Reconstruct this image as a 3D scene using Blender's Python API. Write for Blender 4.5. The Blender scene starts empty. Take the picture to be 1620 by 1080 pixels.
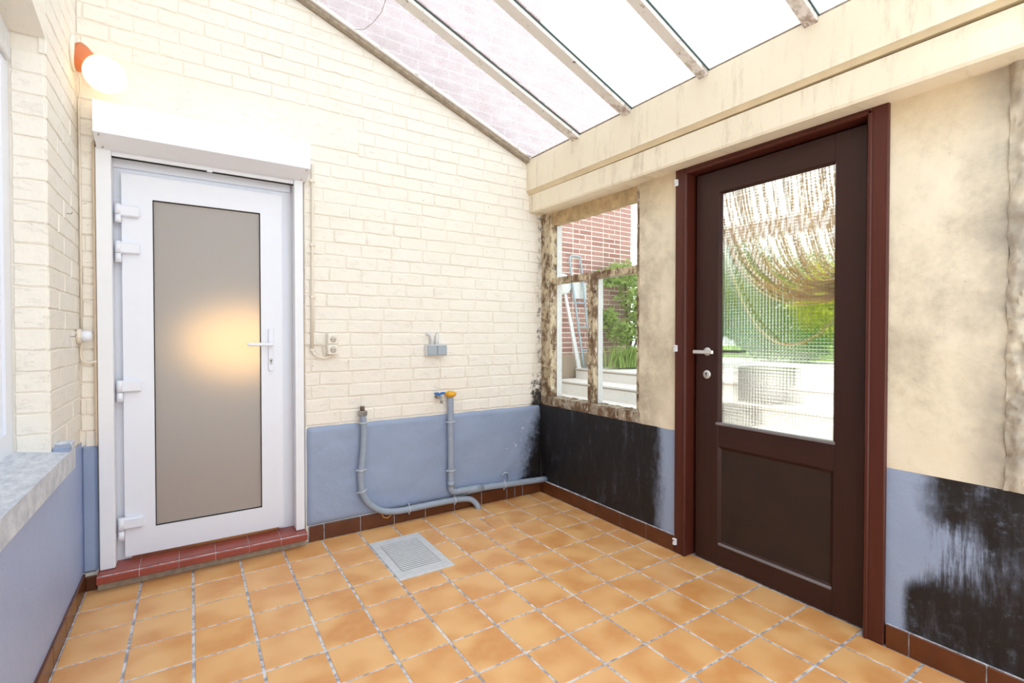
import bpy, math, random
from mathutils import Vector, Matrix, noise as mn

sc = bpy.context.scene
col = sc.collection
rnd = random.Random(7)
PI = math.pi

# ---------------------------------------------------------------- camera
cam_d = bpy.data.cameras.new('camera')
cam_d.sensor_width = 36.0
cam_d.lens = 771.43 / 1620 * 36.0
cam_d.clip_start = 0.05
cam = bpy.data.objects.new('camera', cam_d)
col.objects.link(cam)
cam.location = (0.423, -2.990, 1.202)
cam.rotation_euler = (PI / 2 - 0.01396, 0, -0.581262)
sc.camera = cam

# ---------------------------------------------------------------- light
SKY = 2.25
world = bpy.data.worlds.new('overcast_sky')
sc.world = world
world.use_nodes = True
wn = world.node_tree
wn.nodes['Background'].inputs[0].default_value = (0.90, 0.95, 1.0, 1)
wn.nodes['Background'].inputs[1].default_value = SKY
sun_d = bpy.data.lights.new('sun', 'SUN')
sun_d.energy = 6.0
sun_d.angle = 0.06
sun_d.color = (1.0, 0.96, 0.88)
sun = bpy.data.objects.new('sun', sun_d)
col.objects.link(sun)
sun.rotation_euler = Vector((1, -1, -2.66)).to_track_quat('-Z', 'Y').to_euler()   # high behind the house: lights the garden, not the room
sc.view_settings.view_transform = 'Standard'
sc.view_settings.look = 'None'
sc.view_settings.gamma = 1.0
sc.view_settings.use_curve_mapping = False
sc.view_settings.exposure = 0.12
cy = sc.cycles
cy.max_bounces = 12
cy.diffuse_bounces = 6
cy.glossy_bounces = 4
cy.transmission_bounces = 8
cy.transparent_max_bounces = 16
cy.sample_clamp_indirect = 8.0
cy.use_denoising = True

# ================================================================ mesh helper
class MB:
    def __init__(s):
        s.v, s.f, s.m, s.s = [], [], [], []
    def add(s, vs, fs, mi=0, sm=False):
        o = len(s.v)
        s.v += [tuple(p) for p in vs]
        for f in fs:
            s.f.append([i + o for i in f]); s.m.append(mi); s.s.append(sm)
        return s
    def box(s, lo, hi, c=0.0, mi=0):
        lo = [min(a, b) for a, b in zip(lo, hi)], [max(a, b) for a, b in zip(lo, hi)]
        lo, hi = lo
        c = min(c, *[(h - l) * 0.45 for l, h in zip(lo, hi)])
        if c <= 0:
            vs = [(x, y, z) for z in (lo[2], hi[2]) for y in (lo[1], hi[1]) for x in (lo[0], hi[0])]
            return s.add(vs, [(0, 2, 3, 1), (4, 5, 7, 6), (0, 1, 5, 4), (2, 6, 7, 3), (0, 4, 6, 2), (1, 3, 7, 5)], mi)
        vs, idx = [], {}
        B = (lo, hi)
        for ax in range(3):
            for i in range(8):
                sg = (i & 1, (i >> 1) & 1, (i >> 2) & 1)
                p = []
                for a in range(3):
                    q = B[sg[a]][a]
                    if a != ax:
                        q += c if sg[a] == 0 else -c
                    p.append(q)
                idx[(ax, sg)] = len(vs); vs.append(p)
        fs = []
        for ax in range(3):
            u, w = (ax + 1) % 3, (ax + 2) % 3
            for d in (0, 1):
                q = []
                for a, b in ((0, 0), (1, 0), (1, 1), (0, 1)):
                    sg = [0, 0, 0]; sg[ax] = d; sg[u] = a; sg[w] = b
                    q.append(idx[(ax, tuple(sg))])
                fs.append(q if d else q[::-1])
        for ax in range(3):
            u, w = (ax + 1) % 3, (ax + 2) % 3
            for a in (0, 1):
                for b in (0, 1):
                    s0 = [0, 0, 0]; s0[u] = a; s0[w] = b; s1 = list(s0); s1[ax] = 1
                    s0, s1 = tuple(s0), tuple(s1)
                    q = [idx[(u, s0)], idx[(u, s1)], idx[(w, s1)], idx[(w, s0)]]
                    if a == b: q = q[::-1]
                    fs.append(q)
        for i in range(8):
            sg = (i & 1, (i >> 1) & 1, (i >> 2) & 1)
            t = [idx[(0, sg)], idx[(1, sg)], idx[(2, sg)]]
            if sum(sg) % 2 == 0: t = t[::-1]
            fs.append(t)
        return s.add(vs, fs, mi)
    def tube(s, pts, r, n=10, mi=0, caps=True):
        pts = [Vector(p) for p in pts]
        rs = r if isinstance(r, (list, tuple)) else [r] * len(pts)
        vs, fs = [], []
        prev = None
        for i, p in enumerate(pts):
            t = (pts[min(i + 1, len(pts) - 1)] - pts[max(i - 1, 0)]).normalized()
            if prev is None:
                a = Vector((0, 0, 1)) if abs(t.z) < 0.9 else Vector((1, 0, 0))
                prev = t.cross(a).normalized()
            u = (prev - t * prev.dot(t)).normalized()
            w = t.cross(u); prev = u
            for k in range(n):
                an = 2 * PI * k / n
                vs.append(p + (u * math.cos(an) + w * math.sin(an)) * rs[i])
        for i in range(len(pts) - 1):
            for k in range(n):
                k2 = (k + 1) % n
                fs.append((i * n + k, i * n + k2, (i + 1) * n + k2, (i + 1) * n + k))
        s.add(vs, fs, mi, True)
        if caps:
            o = len(s.v) - len(vs)
            s.f.append([o + k for k in range(n)][::-1]); s.m.append(mi); s.s.append(False)
            e = o + (len(pts) - 1) * n
            s.f.append([e + k for k in range(n)]); s.m.append(mi); s.s.append(False)
        return s
    def lathe(s, prof, org, axis, n=24, mi=0):
        """prof: (along, radius) pairs; axis: direction"""
        ax = Vector(axis).normalized(); org = Vector(org)
        u = ax.cross(Vector((0, 0, 1)) if abs(ax.z) < 0.9 else Vector((1, 0, 0))).normalized(); w = ax.cross(u)
        vs, fs = [], []
        for h, r in prof:
            for k in range(n):
                a = 2 * PI * k / n
                vs.append(org + ax * h + (u * math.cos(a) + w * math.sin(a)) * max(r, 1e-5))
        for i in range(len(prof) - 1):
            for k in range(n):
                k2 = (k + 1) % n
                fs.append((i * n + k, i * n + k2, (i + 1) * n + k2, (i + 1) * n + k))
        fs.append(tuple(range(n))[::-1]); fs.append(tuple((len(prof) - 1) * n + k for k in range(n)))
        return s.add(vs, fs, mi, True)
    def prism(s, poly, fn, a, b, ch=0.0, mi=0):
        """poly: 2D ring; fn(u,v,d)->3D; from depth a (front) to b (back); front edge chamfered by ch"""
        n = len(poly)
        cx = sum(p[0] for p in poly) / n; cyy = sum(p[1] for p in poly) / n
        def inset(p):
            dx, dy = cx - p[0], cyy - p[1]; L = math.hypot(dx, dy) or 1
            k = min(ch * 1.3, L * 0.4)
            sx = min(ch, abs(dx) * .5) * (1 if dx > 0 else -1); sy = min(ch, abs(dy) * .5) * (1 if dy > 0 else -1)
            return p[0] + sx, p[1] + sy
        d = 1 if b > a else -1
        rings = []
        if ch > 0:
            rings.append([fn(*inset(p), a) for p in poly])
            rings.append([fn(p[0], p[1], a + d * ch * 0.8) for p in poly])
        else:
            rings.append([fn(p[0], p[1], a) for p in poly])
        rings.append([fn(p[0], p[1], b) for p in poly])
        vs = [q for r in rings for q in r]; fs = [tuple(range(n))]
        for k in range(len(rings) - 1):
            for i in range(n):
                j = (i + 1) % n
                fs.append((k * n + j, k * n + i, (k + 1) * n + i, (k + 1) * n + j))
        fs.append(tuple((len(rings) - 1) * n + i for i in range(n))[::-1])
        return s.add(vs, fs, mi)
    def grid(s, fn, nu, nv, mi=0, sm=True):
        vs = [fn(i / nu, j / nv) for j in range(nv + 1) for i in range(nu + 1)]
        w = nu + 1
        fs = [(j * w + i, j * w + i + 1, (j + 1) * w + i + 1, (j + 1) * w + i) for j in range(nv) for i in range(nu)]
        return s.add(vs, fs, mi, sm)
    def mesh(s, name, mats):
        lo = [min(p[a] for p in s.v) for a in range(3)]; hi = [max(p[a] for p in s.v) for a in range(3)]
        o = Vector(((lo[0] + hi[0]) / 2, (lo[1] + hi[1]) / 2, lo[2]))
        me = bpy.data.meshes.new(name)
        me.from_pydata([Vector(p) - o for p in s.v], [], s.f)
        for m in (mats if isinstance(mats, (list, tuple)) else [mats]): me.materials.append(m)
        me.polygons.foreach_set('material_index', s.m)
        me.polygons.foreach_set('use_smooth', s.s)
        me.update()
        return me, o
    def fix(s, me):
        import bmesh
        bm = bmesh.new(); bm.from_mesh(me); bmesh.ops.recalc_face_normals(bm, faces=bm.faces); bm.to_mesh(me); bm.free()
    def build(s, name, mats, parent=None, fix=True, **kw):
        me, o = s.mesh(name, mats)
        if fix: s.fix(me)
        return place(name, me, o, parent, **kw)

WLOC = {}
def place(name, me, loc, parent=None, label=None, cat=None, group=None, kind=None):
    ob = bpy.data.objects.new(name, me)
    col.objects.link(ob)
    loc = Vector(loc)
    WLOC[ob.name] = loc.copy()
    if parent is not None:
        ob.parent = parent
        ob.location = loc - WLOC[parent.name]
    else:
        ob.location = loc
    if label: ob['label'] = label
    if cat: ob['category'] = cat
    if group: ob['group'] = group
    if kind: ob['kind'] = kind
    return ob
def empty(name, loc, **kw):
    o = place(name, None, loc, **kw)
    o.empty_display_size = 0.1
    return o
def box(name, lo, hi, mat, parent=None, c=0.002, **kw):
    return MB().box(lo, hi, c).build(name, mat, parent, fix=False, **kw)

# ================================================================ material helper
class NT:
    def __init__(s, name):
        s.mat = bpy.data.materials.new(name); s.mat.use_nodes = True
        s.t = s.mat.node_tree; s.t.nodes.clear()
        s.out = s.n('ShaderNodeOutputMaterial')
    def n(s, typ, **kw):
        nd = s.t.nodes.new(typ)
        for k, v in kw.items(): setattr(nd, k, v)
        return nd
    def link(s, a, b): s.t.links.new(a, b)
    def put(s, sock, v):
        if v is None: return
        if isinstance(v, (int, float)): sock.default_value = v
        elif isinstance(v, (tuple, list)): sock.default_value = (*v, 1) if len(v) == 3 and len(sock.default_value) == 4 else v
        else: s.link(v, sock)
    def pos(s): return s.n('ShaderNodeNewGeometry').outputs['Position']
    def obj(s): return s.n('ShaderNodeTexCoord').outputs['Object']
    def rand(s): return s.n('ShaderNodeObjectInfo').outputs['Random']
    def xyz(s, v):
        q = s.n('ShaderNodeSeparateXYZ'); s.link(v, q.inputs[0]); return q.outputs
    def mapv(s, v, scale=(1, 1, 1), loc=(0, 0, 0), rot=(0, 0, 0)):
        q = s.n('ShaderNodeMapping'); s.link(v, q.inputs[0])
        s.put(q.inputs['Location'], loc); s.put(q.inputs['Rotation'], rot); s.put(q.inputs['Scale'], scale)
        return q.outputs[0]
    def noise(s, v, scale, detail=3, rough=0.55, dist=0.0):
        q = s.n('ShaderNodeTexNoise'); s.link(v, q.inputs['Vector'])
        q.inputs['Scale'].default_value = scale; q.inputs['Detail'].default_value = detail
        q.inputs['Roughness'].default_value = rough; q.inputs['Distortion'].default_value = dist
        return q.outputs['Fac']
    def voro(s, v, scale, feature='F1'):
        q = s.n('ShaderNodeTexVoronoi', feature=feature); s.link(v, q.inputs['Vector'])
        q.inputs['Scale'].default_value = scale
        return q.outputs['Distance']
    def math(s, op, a, b=None, c=None, clamp=False):
        q = s.n('ShaderNodeMath', operation=op, use_clamp=clamp)
        for i, x in enumerate((a, b, c)): s.put(q.inputs[i], x)
        return q.outputs[0]
    def step(s, v, a, b):
        q = s.n('ShaderNodeMapRange', interpolation_type='SMOOTHSTEP')
        s.put(q.inputs[0], v); q.inputs[1].default_value = a; q.inputs[2].default_value = b
        if a > b:
            q.inputs[1].default_value = b; q.inputs[2].default_value = a
            q.inputs[3].default_value = 1; q.inputs[4].default_value = 0
        return q.outputs[0]
    def mix(s, f, a, b):
        q = s.n('ShaderNodeMix', data_type='RGBA')
        s.put(q.inputs[0], f); s.put(q.inputs[6], a); s.put(q.inputs[7], b)
        return q.outputs[2]
    def bump(s, h, strength=0.3, dist=0.01, nrm=None):
        q = s.n('ShaderNodeBump'); s.put(q.inputs['Height'], h)
        q.inputs['Strength'].default_value = strength; q.inputs['Distance'].default_value = dist
        if nrm is not None: s.link(nrm, q.inputs['Normal'])
        return q.outputs[0]
    def bsdf(s, colr, rough=0.5, nrm=None, metal=0.0, spec=0.5, **kw):
        q = s.n('ShaderNodeBsdfPrincipled')
        s.put(q.inputs['Base Color'], colr); s.put(q.inputs['Roughness'], rough)
        s.put(q.inputs['Metallic'], metal); s.put(q.inputs['Specular IOR Level'], spec)
        if nrm is not None: s.link(nrm, q.inputs['Normal'])
        for k, v in kw.items(): s.put(q.inputs[k], v)
        return q.outputs[0]
    def sh(s, typ, **kw):
        q = s.n(typ)
        for k, v in kw.items(): s.put(q.inputs[k], v)
        return q.outputs[0]
    def mixsh(s, f, a, b):
        q = s.n('ShaderNodeMixShader'); s.put(q.inputs[0], f); s.link(a, q.inputs[1]); s.link(b, q.inputs[2])
        return q.outputs[0]
    def fres(s, lo=0.04, hi=0.7, nrm=None):
        q = s.n('ShaderNodeLayerWeight'); q.inputs[0].default_value = 0.5
        if nrm is not None: s.link(nrm, q.inputs['Normal'])
        return s.math('MULTIPLY_ADD', s.math('POWER', q.outputs['Facing'], 4.0), hi - lo, lo)
    def done(s, shader):
        s.link(shader, s.out.inputs[0]); return s.mat

def plain(name, colr, rough=0.5, metal=0.0, var=0.08, scale=20, bump=0.0, spec=0.5):
    k = NT(name); p = k.pos()
    f = k.noise(p, scale, 4)
    d = tuple(c * (1 - var * 2) for c in colr); l = tuple(min(1, c * (1 + var)) for c in colr)
    n = k.bump(f, bump, 0.004) if bump else None
    return k.done(k.bsdf(k.mix(f, d, l), rough, n, metal, spec))

CREAM = (0.80, 0.735, 0.60)
def mk_cream_brick():
    k = NT('painted_cream_brick'); p = k.pos()
    big = k.noise(p, 1.7, 3); fine = k.noise(p, 55, 5, 0.65); mid = k.noise(p, 14, 4)
    c = k.mix(big, (0.815, 0.77, 0.685), (0.865, 0.835, 0.77))
    c = k.mix(k.math('MULTIPLY', k.rand(), 0.35), c, (0.85, 0.80, 0.71))
    # small bare spots and black mould creeping from the damp corner
    spot = k.step(k.noise(k.mapv(p, (1, 1, 1.8)), 34, 5, 0.62), 0.675, 0.73)
    c = k.mix(k.math('MULTIPLY', spot, 0.6), c, (0.36, 0.27, 0.19))
    x, y, z = k.xyz(p)
    low = k.math('MULTIPLY', k.step(x, 2.46, 2.62), k.math('MAXIMUM', k.step(z, 1.25, 0.60), k.math('MULTIPLY', k.step(x, 2.56, 2.64), 0.62)))
    mould = k.step(k.math('ADD', k.math('MULTIPLY', low, 0.62), k.math('MULTIPLY', k.noise(p, 26, 6, 0.75), 0.85)), 0.76, 0.98)
    c = k.mix(mould, c, (0.035, 0.03, 0.028))
    hi = k.math('MULTIPLY', k.step(x, 2.5, 2.68), k.step(k.noise(p, 9, 5, 0.7), 0.45, 0.75))
    c = k.mix(k.math('MULTIPLY', hi, 0.5), c, (0.42, 0.33, 0.22))
    h = k.math('ADD', k.math('ADD', k.math('MULTIPLY', fine, 0.35), mid), k.math('MULTIPLY', k.step(k.noise(k.mapv(p, (1, 1, 2.2)), 17, 5, 0.7), 0.56, 0.66), 0.35))
    return k.done(k.bsdf(c, 0.55, k.bump(h, 0.65, 0.007), 0, 0.35))
def mk_cream_joint():
    k = NT('painted_cream_mortar'); p = k.pos()
    c = k.mix(k.noise(p, 12, 4), (0.80, 0.745, 0.65), (0.86, 0.82, 0.74))
    x, y, z = k.xyz(p)
    low = k.math('MULTIPLY', k.step(x, 2.44, 2.66), k.step(z, 1.2, 0.6))
    mould = k.step(k.math('ADD', k.math('MULTIPLY', low, 0.7), k.math('MULTIPLY', k.noise(p, 26, 6, 0.75), 0.8)), 0.70, 0.92)
    c = k.mix(mould, c, (0.03, 0.026, 0.024))
    return k.done(k.bsdf(c, 0.6, k.bump(k.noise(p, 60, 4), 0.4, 0.006)))
def mk_cream_plaster():
    k = NT('stained_cream_plaster'); p = k.pos(); x, y, z = k.xyz(p)
    c = k.mix(k.noise(p, 2.3, 4), (0.74, 0.65, 0.48), (0.82, 0.755, 0.62))
    g = k.step(k.noise(p, 3.1, 6, 0.7), 0.40, 0.74)
    c = k.mix(k.math('MULTIPLY', g, 0.66), c, (0.34, 0.29, 0.22))
    # warmer ochre near the top, grey bands by the far pilaster
    c = k.mix(k.math('MULTIPLY', k.step(z, 1.75, 2.1), 0.55), c, (0.64, 0.47, 0.25))
    band = k.math('MULTIPLY', k.step(y, -2.40, -2.54), k.step(k.noise(p, 4, 5, 0.6), 0.3, 0.62))
    c = k.mix(k.math('MULTIPLY', band, 0.62), c, (0.20, 0.185, 0.175))
    b2 = k.math('MULTIPLY', k.step(y, -1.26, -1.0), k.step(k.noise(p, 5, 5, 0.7), 0.32, 0.66))
    c = k.mix(k.math('MULTIPLY', b2, 0.55), c, (0.24, 0.19, 0.13))
    sp = k.step(k.noise(p, 45, 5, 0.6), 0.69, 0.76)
    c = k.mix(k.math('MULTIPLY', sp, 0.5), c, (0.2, 0.15, 0.1))
    h = k.math('ADD', k.noise(p, 12, 5), k.math('MULTIPLY', k.noise(p, 60, 4), 0.25))
    return k.done(k.bsdf(c, 0.7, k.bump(h, 0.45, 0.01), 0, 0.25))
def mk_beam():
    k = NT('flaking_cream_paint'); p = k.pos(); x, y, z = k.xyz(p)
    c = k.mix(k.noise(p, 2, 3), (0.79, 0.70, 0.53), (0.84, 0.77, 0.62))
    st = k.mapv(p, (1, 6, 1.2))
    g = k.step(k.noise(st, 2.2, 7, 0.74), 0.50, 0.76)
    c = k.mix(k.math('MULTIPLY', g, 0.62), c, (0.42, 0.34, 0.24))
    peel = k.step(k.noise(k.mapv(p, (1, 1.6, 7)), 4.5, 5, 0.62), 0.64, 0.655)
    c = k.mix(k.math('MULTIPLY', peel, 0.35), c, (0.83, 0.78, 0.66))
    return k.done(k.bsdf(c, 0.6, k.bump(k.math('ADD', k.math('MULTIPLY', peel, 0.8), k.noise(p, 20, 4)), 0.35, 0.008)))
BLUE = (0.27, 0.36, 0.55)
def mould_shader(name, kind):
    k = NT(name); p = k.pos(); x, y, z = k.xyz(p)
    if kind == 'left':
        c = k.mix(k.noise(p, 3, 4), (0.33, 0.41, 0.63), (0.40, 0.48, 0.70))  # lit copy of the dado blue, window light put into the colour
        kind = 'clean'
    else:
        c = k.mix(k.noise(p, 3, 4), (0.245, 0.31, 0.455), (0.33, 0.40, 0.55))
    n1 = k.noise(p, 5, 6, 0.68); n2 = k.noise(k.mapv(p, (1, 3.4, 0.8)), 6, 6, 0.7); n3 = k.noise(p, 30, 5, 0.7)
    if kind == 'back':
        e = k.math('MULTIPLY_ADD', k.math('SUBTRACT', 0.45, z), 0.35, x)
        a = k.math('ADD', k.math('MULTIPLY', k.step(e, 2.2, 2.85), 1.0), k.math('ADD', k.math('MULTIPLY', n1, 0.45), k.math('MULTIPLY', n3, 0.35)))
        m = k.step(a, 0.86, 1.16)
        flake = k.step(k.math('ADD', k.math('MULTIPLY', k.step(x, 2.0, 2.45), 0.14), n3), 0.76, 0.79)
        c = k.mix(k.math('MULTIPLY', flake, 0.75), c, (0.74, 0.76, 0.80))
    elif kind == 'right_near':
        blue = k.math('MULTIPLY', k.step(y, -1.04, -1.24), 0.85)
        a = k.math('SUBTRACT', k.math('ADD', k.math('MULTIPLY', n1, 0.5), k.math('MULTIPLY', n2, 0.6)), k.math('SUBTRACT', k.math('ADD', blue, k.math('MULTIPLY', n3, 0.25)), 0.25))
        m = k.step(a, 0.02, 0.66)
        m = k.math('SUBTRACT', m, k.math('MULTIPLY', k.step(n3, 0.6, 0.8), 0.10))
    elif kind == 'right_far':
        b1 = k.step(y, -2.42, -2.22)
        zz = k.math('ADD', z, k.math('MULTIPLY', k.math('SUBTRACT', n1, 0.5), 0.22))
        b2 = k.math('MULTIPLY', k.math('MULTIPLY', k.step(zz, 0.26, 0.42), k.step(zz, 0.58, 0.42)), k.step(y, -2.62, -2.36))
        low = k.math('MULTIPLY', k.step(z, 0.36, 0.2), k.step(y, -2.24, -2.30))
        b1 = k.math('SUBTRACT', b1, k.math('MULTIPLY', low, 0.75), clamp=True)
        drip = k.step(k.noise(k.mapv(p, (1, 9, 0.8)), 7, 5, 0.75), 0.40, 0.72)
        blue = k.math('ADD', b1, k.math('MULTIPLY', b2, k.math('MULTIPLY_ADD', drip, 0.75, 0.25)))
        blue = k.math('ADD', blue, k.math('MULTIPLY', k.step(k.noise(p, 9, 6, 0.75), 0.52, 0.75), 0.28))
        a = k.math('SUBTRACT', k.math('ADD', k.math('MULTIPLY', n1, 0.5), k.math('MULTIPLY', n2, 0.55)), k.math('SUBTRACT', k.math('ADD', blue, k.math('MULTIPLY', n3, 0.25)), 0.32))
        m = k.step(a, 0.05, 0.74)
        m = k.math('SUBTRACT', m, k.math('MULTIPLY', k.step(n3, 0.58, 0.8), 0.14))
    else:
        m = 0.0
    if kind != 'clean':
        blk = k.mix(k.noise(p, 7, 5, 0.7), (0.004, 0.0035, 0.004), (0.016, 0.013, 0.013))
        stk = k.step(k.noise(k.mapv(p, (1, 5, 0.7)), 5, 6, 0.75), 0.52, 0.80)
        blk = k.mix(k.math('MULTIPLY', stk, 0.42), blk, (0.085, 0.075, 0.085))
        wh = k.step(k.noise(p, 60, 4, 0.6), 0.70, 0.78)
        blk = k.mix(k.math('MULTIPLY', wh, 0.5), blk, (0.22, 0.21, 0.21))
        c = k.mix(m, c, blk)
    h = k.math('ADD', k.noise(p, 18, 5), k.math('MULTIPLY', k.noise(p, 70, 4), 0.3))
    return k.done(k.bsdf(c, 0.45 if kind in ('back', 'clean') else 0.55, k.bump(h, 0.4, 0.008), 0, 0.4))
def mk_tile():
    k = NT('glazed_orange_tile'); o = k.obj(); r = k.rand()
    off = k.n('ShaderNodeVectorMath', operation='ADD'); k.link(o, off.inputs[0])
    cmb = k.n('ShaderNodeCombineXYZ'); k.put(cmb.inputs[0], k.math('MULTIPLY', r, 37.0)); k.put(cmb.inputs[1], k.math('MULTIPLY', r, 91.0)); k.link(cmb.outputs[0], off.inputs[1])
    v = off.outputs[0]
    f = k.step(k.noise(v, 6.0, 1, 0.3), 0.34, 0.64)
    c = k.mix(f, (0.66, 0.30, 0.095), (0.80, 0.465, 0.19))
    c = k.mix(k.math('MULTIPLY', r, 0.35), c, (0.78, 0.42, 0.19))
    c = k.mix(k.math('MULTIPLY', k.step(k.noise(v, 24, 4), 0.35, 0.8), 0.25), c, (0.80, 0.50, 0.24))
    h = k.noise(v, 9, 3)
    return k.done(k.bsdf(c, k.math('MULTIPLY_ADD', k.noise(v, 20, 2), 0.15, 0.25), k.bump(h, 0.08, 0.006), 0, 0.5))
def mk_grout():
    k = NT('patchy_grey_grout'); p = k.pos()
    c = k.mix(k.step(k.noise(p, 22, 5, 0.7), 0.38, 0.6), (0.30, 0.30, 0.34), (0.68, 0.69, 0.73))
    return k.done(k.bsdf(c, 0.8, k.bump(k.noise(p, 90, 4), 0.5, 0.004), 0, 0.2))
def mk_skirt():
    k = NT('glazed_brown_tile'); p = k.pos()
    c = k.mix(k.noise(p, 9, 4), (0.065, 0.018, 0.007), (0.15, 0.042, 0.013))
    return k.done(k.bsdf(c, 0.25, k.bump(k.noise(p, 12, 3), 0.1, 0.005)))
def mk_wood(name, a, b, rough=0.4, axis='z'):
    k = NT(name); p = k.pos()
    v = k.mapv(p, (30, 30, 1.6) if axis == 'z' else (30, 1.6, 30))
    f = k.noise(v, 1.6, 6, 0.65, 0.4)
    c = k.mix(f, a, b)
    sp = k.step(k.noise(p, 120, 2), 0.78, 0.82)
    c = k.mix(k.math('MULTIPLY', sp, 0.5), c, (0.3, 0.2, 0.16))
    return k.done(k.bsdf(c, rough, k.bump(f, 0.12, 0.003), 0, 0.3))
def mk_panel():
    k = NT('worn_dark_panel'); p = k.pos()
    c = k.mix(k.noise(p, 6, 6, 0.7), (0.013, 0.008, 0.006), (0.044, 0.021, 0.015))
    s = k.step(k.noise(k.mapv(p, (1, 1, 1)), 11, 6, 0.75), 0.6, 0.8)
    c = k.mix(k.math('MULTIPLY', s, 0.5), c, (0.075, 0.06, 0.052))
    return k.done(k.bsdf(c, 0.55, k.bump(k.noise(p, 40, 5), 0.15, 0.003), 0, 0.35))
def mk_decay(name, base=(0.62, 0.52, 0.36)):
    k = NT(name); p = k.pos()
    v = k.mapv(p, (1, 1, 0.6))
    f = k.noise(v, 14, 7, 0.72)
    c = k.mix(k.step(f, 0.42, 0.60), (0.17, 0.105, 0.06), base)
    c = k.mix(k.step(k.noise(v, 32, 6, 0.7), 0.56, 0.66), c, (0.70, 0.66, 0.56))
    c = k.mix(k.step(k.noise(v, 24, 6, 0.75), 0.59, 0.67), c, (0.05, 0.035, 0.025))
    return k.done(k.bsdf(c, 0.8, k.bump(k.math('ADD', f, k.noise(v, 40, 5, 0.7)), 0.9, 0.012), 0, 0.2))
def mk_bar():
    k = NT('weathered_roof_bar'); p = k.pos()
    c = k.mix(k.noise(k.mapv(p, (1, 3, 3)), 5, 4), (0.68, 0.65, 0.62), (0.80, 0.78, 0.75))
    c = k.mix(k.math('MULTIPLY', k.step(k.noise(p, 26, 6, 0.72), 0.6, 0.68), 0.9), c, (0.10, 0.055, 0.035))
    x, y, z = k.xyz(p)
    rust = k.math('MULTIPLY', k.step(x, 2.25, 2.55), k.step(k.noise(p, 18, 6, 0.7), 0.42, 0.62))
    c = k.mix(k.math('MULTIPLY', rust, 0.8), c, (0.22, 0.12, 0.07))
    return k.done(k.bsdf(c, 0.6, k.bump(k.noise(p, 50, 4), 0.3, 0.003)))
def mk_sill():
    k = NT('pale_bluestone'); p = k.pos()
    c = k.mix(k.step(k.noise(k.mapv(p, (3, 1.2, 1)), 14, 7, 0.75), 0.30, 0.72), (0.42, 0.46, 0.54), (0.70, 0.73, 0.79))
    c = k.mix(k.math('MULTIPLY', k.step(k.noise(p, 3.5, 4, 0.6), 0.66, 0.7), 0.7), c, (0.24, 0.26, 0.32))
    return k.done(k.bsdf(c, 0.5, k.bump(k.noise(k.mapv(p, (5, 1, 1)), 25, 6, 0.7), 0.5, 0.005)))
def mk_red_brick():
    k = NT('red_brick'); p = k.pos()
    c = k.mix(k.rand(), (0.36, 0.165, 0.14), (0.52, 0.29, 0.25))
    c = k.mix(k.math('MULTIPLY', k.step(k.noise(p, 30, 5), 0.45, 0.7), 0.4), c, (0.22, 0.09, 0.07))
    return k.done(k.bsdf(c, 0.85, k.bump(k.noise(p, 60, 4), 0.4, 0.005)))
def mk_far_brick():
    k = NT('red_brickwork_courses'); p = k.pos()
    q = k.n('ShaderNodeTexBrick'); k.link(k.mapv(p, (1, 1, 1), rot=(PI / 2, 0, 0)), q.inputs[0])
    q.inputs['Scale'].default_value = 4.5
    k.put(q.inputs['Color1'], (0.40, 0.23, 0.22)); k.put(q.inputs['Color2'], (0.33, 0.19, 0.185)); k.put(q.inputs['Mortar'], (0.50, 0.40, 0.39))
    q.inputs['Mortar Size'].default_value = 0.025; q.inputs['Brick Width'].default_value = 1.0; q.inputs['Row Height'].default_value = 0.32
    return k.done(k.bsdf(q.outputs[0], 0.85))
def mk_leaf(name, a, b, tr=0.4):
    k = NT(name); p = k.pos()
    c = k.mix(k.noise(p, 9, 4, 0.7), a, b)
    d = k.sh('ShaderNodeBsdfDiffuse', Color=c); t = k.sh('ShaderNodeBsdfTranslucent', Color=c)
    return k.done(k.mixsh(tr, d, t))
def mk_window_glass():
    k = NT('clear_pane_glass')
    t = k.sh('ShaderNodeBsdfTransparent', Color=(0.95, 0.97, 0.96)); g = k.sh('ShaderNodeBsdfGlossy', Roughness=0.02)
    return k.done(k.mixsh(k.fres(0.03, 0.6), t, g))
def mk_roof_glass():
    k = NT('hammered_wired_roof_glass'); p = k.pos(); x, y, z = k.xyz(p)
    wx = k.math('SINE', k.math('MULTIPLY', x, 2 * PI / 0.016)); wy = k.math('SINE', k.math('MULTIPLY', y, 2 * PI / 0.016))
    pat = k.math('MULTIPLY', wx, wy)
    n = k.noise(p, 9, 4)
    f = k.math('ADD', k.math('MULTIPLY', pat, 0.10), k.math('MULTIPLY_ADD', n, 0.26, 0.14))
    t = k.sh('ShaderNodeBsdfTransparent', Color=(0.96, 0.975, 0.98))
    d = k.sh('ShaderNodeBsdfTranslucent', Color=(0.93, 0.95, 0.97))
    g = k.sh('ShaderNodeBsdfGlossy', Roughness=0.15)
    return k.done(k.mixsh(k.fres(0.03, 0.3), k.mixsh(f, t, d), g))
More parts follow.
